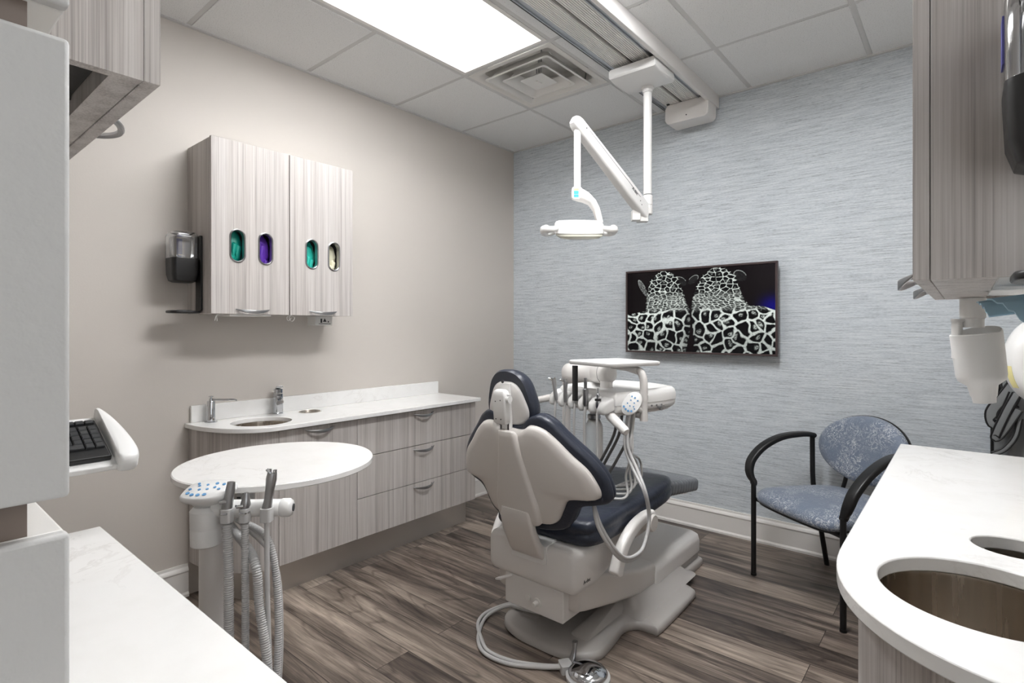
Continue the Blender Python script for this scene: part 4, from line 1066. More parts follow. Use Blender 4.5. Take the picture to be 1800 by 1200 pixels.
    # umbilical hoses down to the chair base
    for k, dx in enumerate((0, .018)):
        X_ = -.97+dx*.3
        pts = [L3(.08+dx*.5, .07, .905), L3(.083+dx*.6, .06, .86), L3(.09+dx, .045, .77), Vector((-1.035+dx, 2.0, .69)), Vector((X_, 1.965, .62)), Vector((X_, 2.005-dx*.3, .52)), Vector((X_, 1.992-dx, .443)), Vector((X_, 1.93-dx*.4, .388+dx*.7)), Vector((X_, 1.815, .398+dx*.7)), Vector((X_, 1.72+dx*.4, .464+dx*.3)), Vector((-1.0+dx*.3, 1.668+dx*.6, .56)), Vector((-1.04, 1.70, .63))]
        hosetube(pts, .0068, m_hose, t)
    for k, (u, v_) in enumerate(((-.07, .09), (-.05, .10), (.0, .11))):
        hosetube([L3(u+.06, v_, .90), L3(u+.04, v_+.0, .80), L3(u-.02, v_-.02, .68), L3(u-.07, v_-.03, .60), L3(u-.11, v_-.0, .552)], .0065, plain('dark_grey_hose_%d' % k, srgb(110, 108, 106), .45), t)
delivery()

HP = ['silver angled air-water syringe, leftmost in the delivery unit rack', 'silver ribbed suction syringe, second from the left in the delivery unit rack',
      'black slim light wand standing in the middle of the delivery unit rack', 'silver handpiece with stepped nose, fourth in the delivery unit rack', 'short chrome motor coupling with black ring, nearest the touchpad']
for k in range(5):
    u = -.296+.0745*k-.008+(.010 if k == 4 else 0)
    b = L3(u+.012, -.038, .935); v_ = UD
    t = thing(('air_water_syringe', 'air_water_syringe', 'curing_wand', 'handpiece', 'handpiece')[k], HP[k], ('syringe', 'syringe', 'light wand', 'handpiece', 'handpiece')[k], b)
    tilt = Vector((-.16, .02, 1)).normalized() if k == 0 else Vector((0, .02, 1)).normalized()
    if k == 0 or k == 1:
        m = MB(); m.tube([b-tilt*.01, b+tilt*.02, b+tilt*.045, b+tilt*.072, b+tilt*.088], [.0075, .010, .0095, .0115, .009], 14)
        put('body', m, m_nickel, t)
        m = MB(); h = b+tilt*.083; sd = UR*(-.7)+UD*-.7
        m.tube([h, h+sd*.012+ZZ*.006, h+sd*.026+ZZ*.009], [.008, .006, .003], 10); m.cyl(h-sd*.004, h-sd*.004+ZZ*.014, .004, n=10); m.cyl(h+UR*.008, h+UR*.008+ZZ*.012, .004, n=10)
        put('buttons', m, m_chrome, t)
    elif k == 2:
        m = MB(); m.loft([rrect(b+ZZ*z, UR, UD, .0115, .009, .004) for z in (.005, .02, .155, .16)]); put('body', m, m_black, t)
    elif k == 3:
        m = MB(); m.lathe([(.008, -.01), (.012, .0), (.012, .045), (.013, .046), (.013, .062), (.007, .066), (.007, .085), (.0075, .086), (.0065, .112)], b, n=20); put('body', m, m_nickel, t)
    else:
        m = MB(); m.lathe([(.008, -.01), (.011, 0), (.010, .022), (.006, .024), (.006, .04), (.0075, .042), (.0075, .050), (.004, .052), (.004, .075)], b, n=20); put('body', m, m_chrome, t)
        m = MB(); m.lathe([(.0105, .022), (.0135, .023), (.0135, .030), (.010, .031)], b, n=20, caps=False); put('ring', m, m_black, t)
    # hose: straight drop, then loops over the seat and back up
    e = L3(.07+.004*k, .10, .905)
    zb = .560+.004*k
    far = Vector((-1.095-.012*k, 2.00+.055*k, zb+.006))
    drop = Vector((b.x, b.y, 0)) + UD*(-.005)
    pts = [b-ZZ*.008, drop+ZZ*.87, drop+ZZ*.76, drop+UR*.01+ZZ*.645, drop+UR*.05+ZZ*(zb+.012), drop.lerp(far, .55)-UD*(.05-.01*k)+ZZ*(zb), far-UD*.03+ZZ*.0, far+UR*.01+UD*.03+ZZ*.01, far+UD*.05-UR*.02+ZZ*.07, L3(.105-.003*k, .07, .75), L3(.08+.002*k, .09, .85), e]
    fx = []
    for p in pts:
        p = Vector(p)
        if p.z > 1.2: p.z = 1.2
        fx.append(p)
    # lerp keeps z halves; correct the middle loop height
    fx[5].z = zb; fx[6].z = zb+.004; fx[7].z = zb+.014; fx[8].z = zb+.085
    hosetube(fx, .0052 if k != 3 else .0062, m_hoselt, t)

# ================================================================== ASSISTANT TABLE UNIT
def assistant():
    cx, cy = -1.752, .886; zt = .822
    t = thing('assistant_table', 'round white quartz side table on a white column with instrument bar', 'table', (-1.63, .665, 0))
    m = MB(); m.lathe([(.27, zt-.020), (.294, zt-.020), (.297, zt-.017), (.297, zt-.003), (.294, zt), (.05, zt)], (cx, cy, 0), n=96, sx=.99, sy=1.03)
    put('table_top', m, m_quartz, t, smooth=30)
    px, py = -1.655, .650
    m = MB(); m.cyl((px, py, 0.0), (px, py, .685), .0425, n=40); m.lathe([(.0425, .685), (.044, .69), (.044, .70), (.034, .705), (.034, .785)], (px, py, 0), n=40)
    m.lathe([(.13, 0), (.13, .012), (.11, .02), (.05, .025)], (px, py, 0), n=48)
    put('column', m, m_white2, t, smooth=40)
    m = MB(); m.loft([rrect((px+(cx-px)*q, py+(cy-py)*q, z), (.93, .3, 0), ZZ, hw, h, .01) for q, z, hw, h in ((-.08, .775, .04, .022), (.2, .782, .06, .018), (.9, .788, .09, .012))]); put('table_bracket', m, m_base, t)
    m = MB(); M = Vector((-1.58, .63, 0))
    # control pod
    hub = Vector((-1.556, .588, -.018))
    m = MB(); m.lathe([(.030, .70), (.038, .705), (.039, .745), (.0385, .747), (.0385, .749), (.039, .751), (.040, .795), (.030, .806)], hub, n=36); m.cyl(hub+ZZ*.72, Vector((px, py, .72)), .022)
    put('hub', m, m_white, t, smooth=40)
    view = Vector((.642, -.7666, 0)); rt = Vector((.7666, .642, 0))
    n1 = (ZZ*.94+view*.30).normalized(); ax = (rt*.99+ZZ*.08).normalized(); ax = (ax-n1*ax.dot(n1)).normalized(); ay = n1.cross(ax)
    c = hub+ZZ*.842+rt*.006; mp = lambda a, b, wv: c+ax*a+ay*b+n1*wv
    ol = ring2([(-.062, -.022), (-.05, -.040), (-.015, -.046), (.03, -.040), (.058, -.022), (.068, .012), (.055, .036), (.01, .046), (-.035, .040), (-.058, .018)], 5)
    m = MB(); m.puff(ol, (0, 0), [(.50, -.045), (.52, -.035), (.70, -.020), (.90, -.010), (1, -.002), (.99, .006), (.93, .010), (.1, .011)], mp)
    pod = put('control_pod', m, m_white, t, smooth=60)
    m = MB()
    for a, b, r in ((-.042, -.022, .005), (-.028, -.029, .005), (-.012, -.030, .005), (.004, -.028, .005), (-.045, -.004, .0038), (-.020, -.006, .0038), (.0, -.004, .0038), (.016, .004, .0038), (-.028, .012, .0035), (-.008, .016, .0035), (.014, .022, .0045), (.034, .018, .0045), (.030, -.004, .004), (-.034, .022, .0035)):
        m.cyl(mp(a, b, .009), mp(a, b, .0125), r, n=12)
    put('buttons', m, m_blue, pod)
    # bar
    A = hub+ZZ*.797+rt*.02; B = Vector((-1.419, .728, .776))
    m = MB(); d = (B-A).normalized(); Lb = (B-A).length
    m.tube([A, A+d*.06, B, B+d*.002], [.0245, .0225, .0225, .021], 28); put('bar', m, m_white, t, smooth=40)
    m = MB(); m.tube([B-d*.006, B, B+d*.018, B+d*.026, B+d*.028], [.022, .0245, .0245, .019, .008], 28); k = put('bar_end_cap', m, m_white, t, smooth=50)
    m = MB(); m.cyl(B+d*.026, B+d*.0295, .010); put('cap_emblem', m, m_ink, k)
    m = MB(); m.loft([rrect((px+.035, py+.045, z), (.7666, .642, 0), (-.642, .7666, 0), .05, .004, .003) for z in (.742, .80)]); sp = put('spec_plate', m, m_hose, t)
    m = MB()
    for r in range(3):
        for q in range(4): 
            p = Vector((px+.035, py+.045, .757+.014*r))+rt*(-.035+.02*q)+view*.0042
            m.loft([rrect(p+view*w_, rt, ZZ, .007, .0025, .0005, 1) for w_ in (0, .0006)])
    put('printed_lines', m, m_ink, sp)
    m = MB(); cc = Vector((-2.035, .83, .795)); m.lathe([(.016, -.01), (.017, .02), (.013, .022), (.012, .0)], cc, n=20); m.cyl(cc, cc+Vector((.06, .01, -.005)), .006, n=8); put('cup_ring', m, m_white, t)
    # three instruments with hoses
    data = [(.048, 'silver high-volume suction with thick ribbed hose, leftmost on the assistant bar', .0125, True, 'suction_handpiece', 'suction'),
            (.093, 'small silver saliva ejector with ribbed hose, middle of the assistant bar', .0098, True, 'suction_handpiece', 'suction'),
            (.148, 'tall silver air-water syringe with smooth hose, rightmost on the assistant bar', .0065, False, 'air_water_syringe', 'syringe')]
    for i, (q, lb, r, rib, nm, cat) in enumerate(data):
        p = A+d*q+view*.030
        t2 = thing(nm, lb, cat, p-ZZ*.03)
        m = MB(); m.tube([A+d*q+view*-.002+ZZ*.0, p+ZZ*.0], .006, 8) if False else None
        m = MB()
        up = (ZZ+rt*(.10 if i != 1 else .03)-view*.10).normalized()
        if i == 0:
            m.tube([p-ZZ*.028, p+ZZ*.012, p+up*.035, p+up*.055, p+up*.078], [.013, .0135, .012, .012, .010], 18)
        elif i == 1:
            m.tube([p-ZZ*.028, p+ZZ*.012, p+up*.02, p+up*.035, p+up*.050], [.0105, .0110, .013, .010, .005], 18)
        else:
            m.tube([p-ZZ*.028, p+ZZ*.01, p+up*.03, p+up*.06, p+up*.085, p+up*.10], [.011, .0125, .011, .0115, .014, .012], 18)
        put('body', m, m_nickel, t2, smooth=50)
        m = MB()
        if i < 2:
            h = p+up*(.03 if i == 0 else .018); m.tube([h+view*.012+rt*.0, h+view*.018-rt*.014, h+view*.010-rt*.020], [.005, .004, .003], 8); m.tube([p+rt*.012, p+view*.016+rt*.006, p+view*.016-rt*.006, p-rt*.012], .003, 8)
        else:
            h = p+up*.098; m.cyl(h-rt*.006, h-rt*.006+ZZ*.012, .005, n=10); m.cyl(h+rt*.008, h+rt*.008+ZZ*.010, .005, n=10); m.tube([h-rt*.004, h-rt*.014+ZZ*.012], .004, 8)
        put('control_lever', m, m_chrome, t2)
        m = MB(); m.loft([rrect(p+ZZ*z, rt, view, .0145-(.003 if i == 1 else 0), .0155, .008) for z in (-.026, .010)]); put('clip', m, m_hose, t2, bevel=.001)
        # hose drops nearly to the floor and returns to the column
        base = p-ZZ*.03
        if i == 0: pts = [base, base+Vector((.004, .002, -.12)), base+Vector((.012, .0, -.30)), base+Vector((.018, 0, -.45)), base+Vector((.05, .02, -.56)), base+Vector((.09, .05, -.52)), base+Vector((.10, .06, -.38)), base+Vector((.065, .055, -.22)), base+Vector((.045, .05, -.10)), Vector((px+.05, py+.02, .70))]
        elif i == 1: pts = [base, base+Vector((.002, 0, -.2)), base+Vector((.008, 0, -.45)), base+Vector((.03, .01, -.60)), base+Vector((.062, .03, -.58)), base+Vector((.062, .055, -.40)), base+Vector((.035, .07, -.20)), base+Vector((.0, .06, -.06)), Vector((px+.07, py+.03, .72))]
        else: pts = [base, base+Vector((.002, 0, -.15)), base+Vector((.012, 0, -.32)), base+Vector((.03, 0, -.52)), base+Vector((.03, .01, -.66)), base+Vector((-.02, .03, -.70)), base+Vector((-.05, .05, -.60)), base+Vector((-.06, .07, -.35)), base+Vector((-.10, .07, -.15)), Vector((px+.04, py+.05, .70))]
        hosetube(pts, r, m_hose, t2, rib=.0058 if rib else 0)
assistant()

# ================================================================== GUEST CHAIR
def guest_chair():
    ph = math.radians(35); a = Vector((math.cos(ph), -math.sin(ph), 0)); b = Vector((math.sin(ph), math.cos(ph), 0))
    FL = Vector((-.837, 2.924, 0)); W = .54
    C0 = FL+a*W/2
    def G(x, y, z): return C0+a*x+b*y+ZZ*z       # x right, y back
    t = thing('guest_chair', 'guest armchair with slate blue patterned seat and black frame by the back wall', 'chair', G(0, .22, 0))
    h = W/2
    for sg in (-1, 1):
        m = MB(); m.tube([G(sg*h, 0, 0), G(sg*h, 0, .47)], .0125, 14); m.cyl(G(sg*h, 0, 0), G(sg*h, 0, .012), .014); put('leg', m, m_blackm, t)
        m = MB(); m.tube([G(sg*h, .36+.10, 0), G(sg*h, .40, .30), G(sg*h, .37, .45), G(sg*h, .365, .685)], .0125, 14, sm=4); put('leg', m, m_blackm, t)
        P = smoothpath([G(sg*h, .0, .462), G(sg*(h+.004), .002, .478), G(sg*(h+.018), -.004, .500), G(sg*(h+.030), -.002, .535), G(sg*(h+.036), .02, .585), G(sg*(h+.034), .085, .645), G(sg*(h+.022), .18, .690), G(sg*h, .28, .706), G(sg*h, .36, .700), G(sg*h, .375, .690)], 5)
        rings = []
        for i, p in enumerate(P):
            tg = (P[min(i+1, len(P)-1)]-P[max(i-1, 0)]).normalized(); nn = a.cross(tg).normalized(); q = i/(len(P)-1)
            rings.append(rrect(p, a, nn, .017+.008*math.sin(q*PI), .011+.003*math.sin(q*PI), .009))
        m = MB(); m.loft(rings); put('armrest', m, m_black, t, smooth=50)
    m = MB()
    for y, z in ((.02, .385), (.37, .385)): m.tube([G(-h, y, z), G(h, y, z)], .011, 12)
    for sg in (-1, 1): m.tube([G(sg*.16, .02, .385), G(sg*.16, .38, .385), G(sg*.14, .43, .45), G(sg*.12, .455, .62)], .010, 12, sm=4)
    put('frame', m, m_blackm, t)
    half = [(0, -.055), (.12, -.05), (.21, -.03), (.250, .02), (.255, .10), (.235, .25), (.21, .36), (.16, .415), (0, .43)]
    ol = ring2(mir(half), 5)
    def sm_(x, y, wv): return G(x, y, .405+wv-.10*x*x-(.35*max(0, .05-y))**1.0*.35+.02*max(0, y-.3))
    m = MB(); m.puff(ol, (0, .19), [(.6, 0), (.93, 0), (.985, .010), (1, .024), (.985, .040), (.94, .052), (.8, .062), (.5, .068), (.1, .070)], sm_)
    put('seat', m, m_fab, t, smooth=60)
    m = MB(); m.puff(ol, (0, .19), [(.5, -.012), (.9, -.012), (.96, -.004), (.95, .004)], sm_); put('seat_pan', m, m_black, t)
    ob = ell2(0, .672, .245, .160, 56)
    def bm_(x, z, wv): return G(x, .44+.18*(z-.672)-.55*x*x+wv*-1, z)
    m = MB(); m.puff(ob, (0, .672), [(.5, .0), (.95, .0), (1, .012), (.985, .030), (.92, .046), (.75, .054), (.4, .056), (.1, .056)], bm_)
    put('backrest', m, m_fab, t, smooth=60)
    m = MB(); m.puff(ob, (0, .672), [(.1, -.026), (.8, -.024), (.97, -.012), (1.012, .002), (1.012, .008), (.97, .010)], bm_)
    put('backrest_shell', m, m_black, t, smooth=60)
guest_chair()

# ================================================================== RIGHT COUNTER
def right_counter():
    xL, yb, zt, zu = -.198, 2.575, .815, .787
    def front(off=0, n=26):
        P = []
        for i in range(n+1):
            al = i/n*PI/2
            P.append((.14-(.338-off)*abs(math.cos(al))**(2/2.35), 1.30-(.395-off)*abs(math.sin(al))**(2/2.35)))
        return P
    t = thing('countertop', 'white quartz countertop with rounded front and round sink cutout on the right', 'countertop', (.1, 1.7, zu))
    ol = [(xL, yb)]+front()+[(XR-.001, .905), (XR-.001, yb)]
    m = MB(); m.slab(ol, [ell2(.022, 1.205, .148, .150, 64), ell2(.078, 1.502, .072, .064, 40)], zu, zt)
    put('slab', m, m_quartz, t, bevel=.003, smooth=25)
    bowl(.022, 1.205, .150, zu-.001, .17, 'large round stainless sink in the right countertop')
    s = thing('waste_chute', 'small round steel waste opening behind the right sink', 'waste chute', (.078, 1.502, .6))
    m = MB(); m.lathe([(.078, zu-.001), (.069, zu-.001), (.068, zu-.15), (.070, zu-.15), (.071, zu-.004), (.078, zu-.003)], (.078, 1.502, 0), n=48, caps=False); put('liner', m, m_steel, s, smooth=50)
    m = MB(); m.cyl((.078, 1.502, zu-.152), (.078, 1.502, zu-.150), .069); put('bottom', m, m_dark, s)
    # curved front cabinet + straight cabinets
    t = thing('base_cabinet', 'curved grey woodgrain cabinet below the large right sink', 'cabinet', (.1, 1.2, .155))
    f = front(.035)
    m = MB(); m.slab([(xL+.035, 1.42)]+f+[(XR-.002, .94), (XR-.002, 1.42)], [], .155, .50)
    m.slab([(xL+.035, 1.42)]+f+[(XR-.002, .94), (XR-.002, .958), (.14, .958)]+[(x+.018*(.14-x)/.33, y+.018) for x, y in f[::-1][2:]]+[(xL+.053, 1.42)], [], .50, zu-.002)
    put('curved_panel', m, m_wood, t, smooth=25)
    t = thing('base_cabinet', 'straight grey woodgrain cabinet run below the right countertop, facing the guest chair', 'cabinet', (.1, 2.0, .155))
    put('body', MB().box(xL+.055, XR-.002, 1.575, 2.55, .155, zu-.002), m_wood, t)
    for a, b in ((1.425, 2.0), (2.003, 2.55)):
        d = put('door', MB().box(xL+.035, xL+.054, a, b, .155, zu-.006), m_wood, t, bevel=.0008, seg=1)
        bow_handle(d, (xL+.035, (a+b)/2, zu-.03), (0, 1, 0), (-1, 0, 0), .13)
    m = MB(); m.box(xL+.10, XR-.002, 1.1, 2.53, 0, .154)
    tag(put('toe_kick', m, m_toe), 'recessed metal toe kick below the right cabinets', 'toe kick')
    # faucet, mostly outside the frame
    t = thing('faucet', 'chrome faucet at the right sink, only its spout tip in view', 'faucet', (.235, 1.42, zt))
    m = MB(); m.lathe([(.026, 0), (.026, .004), (.020, .006), (.020, .10)], (.235, 1.42, zt)); put('body', m, m_chrome, t)
    m = MB(); m.loft([rrect(Vector((.235, 1.42, zt+.06))+Vector((-.93, -.2, 0))*q, (-.2, .93, 0), (0, 0, 1), .015, .011, .005) for q in (0, .125, .132)]); put('spout', m, m_chrome, t)
    # toilet-paper-like white cup clips on the counter edge
    for y, z, lb in ((1.335, .775, 'white curved hook below the right counter edge, nearer the sink'), (2.08, .778, 'white curved hook below the right counter edge, beside the chair arm')):
        m = MB(); m.tube([(xL+.034, y, z), (xL+.005, y, z), (xL-.006, y+.004, z-.006), (xL-.008, y+.006, z-.022), (xL+.002, y+.006, z-.032)], .0045, 10, sm=4)
        tag(put('hook', m, m_white), lb, 'hook')
right_counter()

# ================================================================== RIGHT UPPER CABINET
def right_upper():
    x0, y0, y1, z0, z1 = -.062, 1.0, 1.715, 1.331, 2.45
    t = thing('wall_cabinet', 'tall dark grey woodgrain wall cabinet at the right edge, above the sink', 'cabinet', (.2, 1.35, z0))
    m = MB(); th = .018
    m.box(x0+.0212, XR-.001, y0, y0+th, z0, z1); m.box(x0+.0212, XR-.001, y1-th, y1, z0, z1)
    m.box(x0+.0212, x0+.095, y0+th, y1-th, z0, z0+th); m.box(x0+.095, XR-.001, y0+th, y1-th, z0+.02, z0+.02+th); m.box(x0+.0212, XR-.001, y0+th, y1-th, z1-th, z1)
    put('body', m, m_wood, t)
    for a, b in ((y0, (y0+y1)/2-.002), ((y0+y1)/2+.002, y1)):
        d = put('door', MB().box(x0, x0+.020, a, b, z0, z1), m_wood, t, bevel=.001, seg=1)
        bow_handle(d, (x0, (a+b)/2, z0+.016), (0, 1, 0), (-1, 0, 0), .16)
    m = MB(); m.box(.035, .30, y0+.02, y1-.04, z0+.004, z0+.019); o = put('mask_dispenser', m, m_white, None, bevel=.002); tag(o, 'flat white mask dispenser tucked under the right wall cabinet', 'dispenser')
    m = MB(); m.box(.075, .20, 1.10, 1.16, z0+.0015, z0+.0038); put('slot', m, m_ink, o)
    # pale blue paper masks drooping from it
    def mask(cx, cy, rot, lb, sz=1.0, drop=.05):
        m = MB(); N = 10; M_ = 8; rows = []
        for i in range(N+1):
            row = []
            for j in range(M_+1):
                q, r = i/N, j/M_
                x = (q-.5)*.16*sz; y = (r-.5)*.09*sz
                z = -drop*(r**1.6)-.02*abs(q-.4)+.003*math.sin(r*22)
                c, s = math.cos(rot), math.sin(rot)
                row.append(Vector((cx+x*c-y*s, cy+x*s+y*c, z0-.006+z)))
            rows.append(row)
        top = [p for row in rows for p in row]; bot = [p-Vector((0, 0, .0025)) for p in top]
        vs = top+bot; K = len(top); fs = []
        for i in range(N):
            for j in range(M_):
                a = i*(M_+1)+j; b = a+1; c_ = a+M_+2; d_ = a+M_+1
                fs += [(a, b, c_, d_), (K+d_, K+c_, K+b, K+a)]
        for i in range(N):
            a, b = i*(M_+1), (i+1)*(M_+1); fs.append((a, b, K+b, K+a)); a, b = a+M_, b+M_; fs.append((b, a, K+a, K+b))
        for j in range(M_):
            a, b = j, j+1; fs.append((b, a, K+a, K+b)); a, b = N*(M_+1)+j, N*(M_+1)+j+1; fs.append((a, b, K+b, K+a))
        m.add(vs, fs); o = put('face_mask', m, m_mask, smooth=50); tag(o, lb, 'face mask', 'paper masks under the right cabinet')
        m = MB(); e = rows[0][2]; m.tube([e, e+Vector((-.02, .0, -.012)), e+Vector((-.03, .01, -.03)), e+Vector((-.012, .012, -.022)), e+Vector((.0, .01, -.008))], .0013, 6, sm=4); put('ear_loop', m, m_paper, o)
    mask(.118, 1.30, -2.5, 'pale blue paper face mask hanging lowest under the right wall cabinet', 1.0, .055)
    mask(.085, 1.40, -2.9, 'pale blue folded face mask lying flat nearest the cup dispenser', .8, .03)
right_upper()
soap_dispenser(.078, .999, 1.68, 'black and clear soap dispenser on the right wall cabinet, cut by the frame')

def cup_dispenser():
    c = Vector((.010, 1.655, 0))
    t = thing('cup_dispenser', 'white tilted cup dispenser hanging below the right wall cabinet', 'dispenser', c+ZZ*1.33)
    m = MB(); m.lathe([(.024, 1.330), (.024, 1.285), (.021, 1.282), (.021, 1.262)], c, n=28)
    m.loft([rrect(c+Vector((-.010, .004, z)), (.7666, .642, 0), (-.642, .7666, 0), .034, .012, .01) for z in (1.282, 1.275)]); m.loft([rrect(c+Vector((-.028, -.010, z)), (.7666, .642, 0), (-.642, .7666, 0), .006, .012, .004) for z in (1.28, 1.19)])
    put('hanger', m, m_white, t, smooth=40)
    m = MB(); ax = Vector((-.10, -.06, 1)).normalized(); u = Vector((.7666, .642, 0)); u = (u-ax*u.dot(ax)).normalized(); v = ax.cross(u); rings = []
    o = c+Vector((.012, .008, 0))
    for z, r, q in ((1.088, .021, 0), (1.100, .022, 0), (1.104, .024, 0), (1.128, .028, 0), (1.140, .043, 0), (1.152, .046, 0), (1.20, .047, 0), (1.248, .0475, 0), (1.250, .0455, 0), (1.20, .044, 0)):
        p = o+ax*(z-1.18)+ZZ*1.18
        rings.append([p+u*r*math.cos(2*PI*k/32)*1.03+v*r*math.sin(2*PI*k/32)+ax*(.012*max(0, math.cos(2*PI*k/32-.4)) if 1.24 < z < 1.27 else 0) for k in range(32)])
    m.loft(rings); put('sleeve', m, m_white, t, smooth=45)
    m = MB(); p = o+ax*.03+ZZ*1.18; m.lathe([(.039, 0), (.037, .035), (.035, .037), (.033, .01)], p, Matrix((u, v, ax)).transposed(), n=28); put('cup', m, m_paper, t)
cup_dispenser()

def xray_head():
    c = Vector((.245, 2.81, 1.14)); t = thing('xray_head', 'rounded white x-ray head with yellow label at the right frame edge', 'x-ray head', c)
    f = Vector((.62, -.785, 0)); u = Vector((.785, .62, 0))
    m = MB(); ol = ell2(0, 0, .165, .175, 48)
    mp = lambda a, b, wv: c+u*a+ZZ*b+f*wv
    m.puff(ol, (0, 0), [(.3, -.055), (.8, -.050), (.95, -.035), (1, -.012), (1, .015), (.95, .038), (.88, .045), (.85, .040), (.6, .050), (.1, .055)], mp)
    b = put('housing', m, m_white, t, smooth=45)
    m = MB(); m.lathe([(.06, 0), (.066, -.02), (.060, -.05), (.02, -.055)], c+Vector((.02, .0, -.15))); put('cone', m, m_white, t)
    m = MB()
    ring = []
    for wv, k in ((.0155, 0), (.034, 1)): pass
    rows = []
    for al in [math.radians(186+4*i) for i in range(8)]:
        rows.append([mp(.1665*math.cos(al)*s, .1765*math.sin(al)*s, wv) for s, wv in ((1.0, -.010), (1.0, .014), (.995, .014), (.995, -.010))])
    m.loft(rows); put('warning_label', m, m_yel, b)
    m = MB(); m.tube([c+Vector((.03, .03, .13)), c+Vector((.06, .08, .22)), Vector((XR-.01, 3.05, 1.36))], .022, 14, sm=5); put('arm', m, m_white, t)
    m = MB(); m.box(XR-.03, XR-.001, 2.95, 3.13, 1.26, 1.46); put('wall_plate', m, m_white, t, bevel=.004)
xray_head()

def apron():
    t = thing('lead_apron', 'grey lead apron with black trim hanging on the back wall', 'apron', (.25, YB, 1.25))
    m = MB(); N, R = 60, 16; rows = []
    for j in range(R+1):
        z = 1.20-j/R*.95; row = []
        hw = .06+.075*min(1, j/5)
        for i in range(N+1):
            q = i/N*2-1
            row.append(Vector((.245+q*hw*1.15, 3.345-.018*math.sin(q*9+1)*min(1, j/4)-.022*(1-q*q), z)))
        rows.append(row)
    vs = [p for r in rows for p in r]; K = len(vs); vs += [p+Vector((0, .008, 0)) for p in vs]; fs = []
    for j in range(R):
        for i in range(N):
            a = j*(N+1)+i; fs += [(a, a+1, a+N+2, a+N+1), (K+a+N+1, K+a+N+2, K+a+1, K+a)]
    for j in range(R): a = j*(N+1); fs.append((a, a+N+1, K+a+N+1, K+a)); a += N; fs.append((a+N+1, a, K+a, K+a+N+1))
    for i in range(N): fs.append((i+1, i, K+i, K+i+1)); a = R*(N+1)+i; fs.append((a, a+1, K+a+1, K+a))
    m.add(vs, fs); b = put('cloth', m, m_apron, t, smooth=60)
    put('trim', MB().tube([r[0]+Vector((-.001, -.003, 0)) for r in rows], .006, 8), m_black, b)
    # hanging straps with black binding
    def strap(pts, wd, nm='strap'):
        P = smoothpath(pts, 6); m = MB(); rings = []; 
        for i, p in enumerate(P):
            tg = (P[min(i+1, len(P)-1)]-P[max(i-1, 0)]).normalized(); s = tg.cross(Vector((0, -1, 0))).normalized()
            rings.append(rrect(p, s, Vector((0, -1, 0)), wd, .0022, .002, 2))
        m.loft(rings); st = put(nm, m, m_apron, b, smooth=60)
        for sg in (-1, 1):
            e = []
            for i, p in enumerate(P):
                tg = (P[min(i+1, len(P)-1)]-P[max(i-1, 0)]).normalized(); s = tg.cross(Vector((0, -1, 0))).normalized(); e.append(p+s*wd*sg)
            put('binding', MB().tube(e, .0042, 8), m_black, b)
    strap([(.16, 3.33, 1.10), (.13, 3.325, 1.02), (.145, 3.31, .93), (.17, 3.31, .90)], .010)
    strap([(.165, 3.31, 1.02), (.125, 3.30, .95), (.085, 3.295, .88), (.095, 3.29, .825), (.13, 3.295, .87), (.165, 3.30, .97)], .020)
    strap([(.17, 3.30, .97), (.14, 3.285, .90), (.105, 3.28, .80), (.098, 3.28, .765), (.125, 3.285, .80), (.175, 3.29, .90)], .014)
    strap([(.18, 3.30, .86), (.165, 3.295, .78), (.13, 3.29, .72), (.09, 3.29, .69)], .008)
    m = MB(); m.tube([(.25, 3.395, 1.225), (.25, 3.33, 1.22), (.25, 3.315, 1.24)], .006, 10, sm=3); put('peg', m, m_nickel, t)
apron()

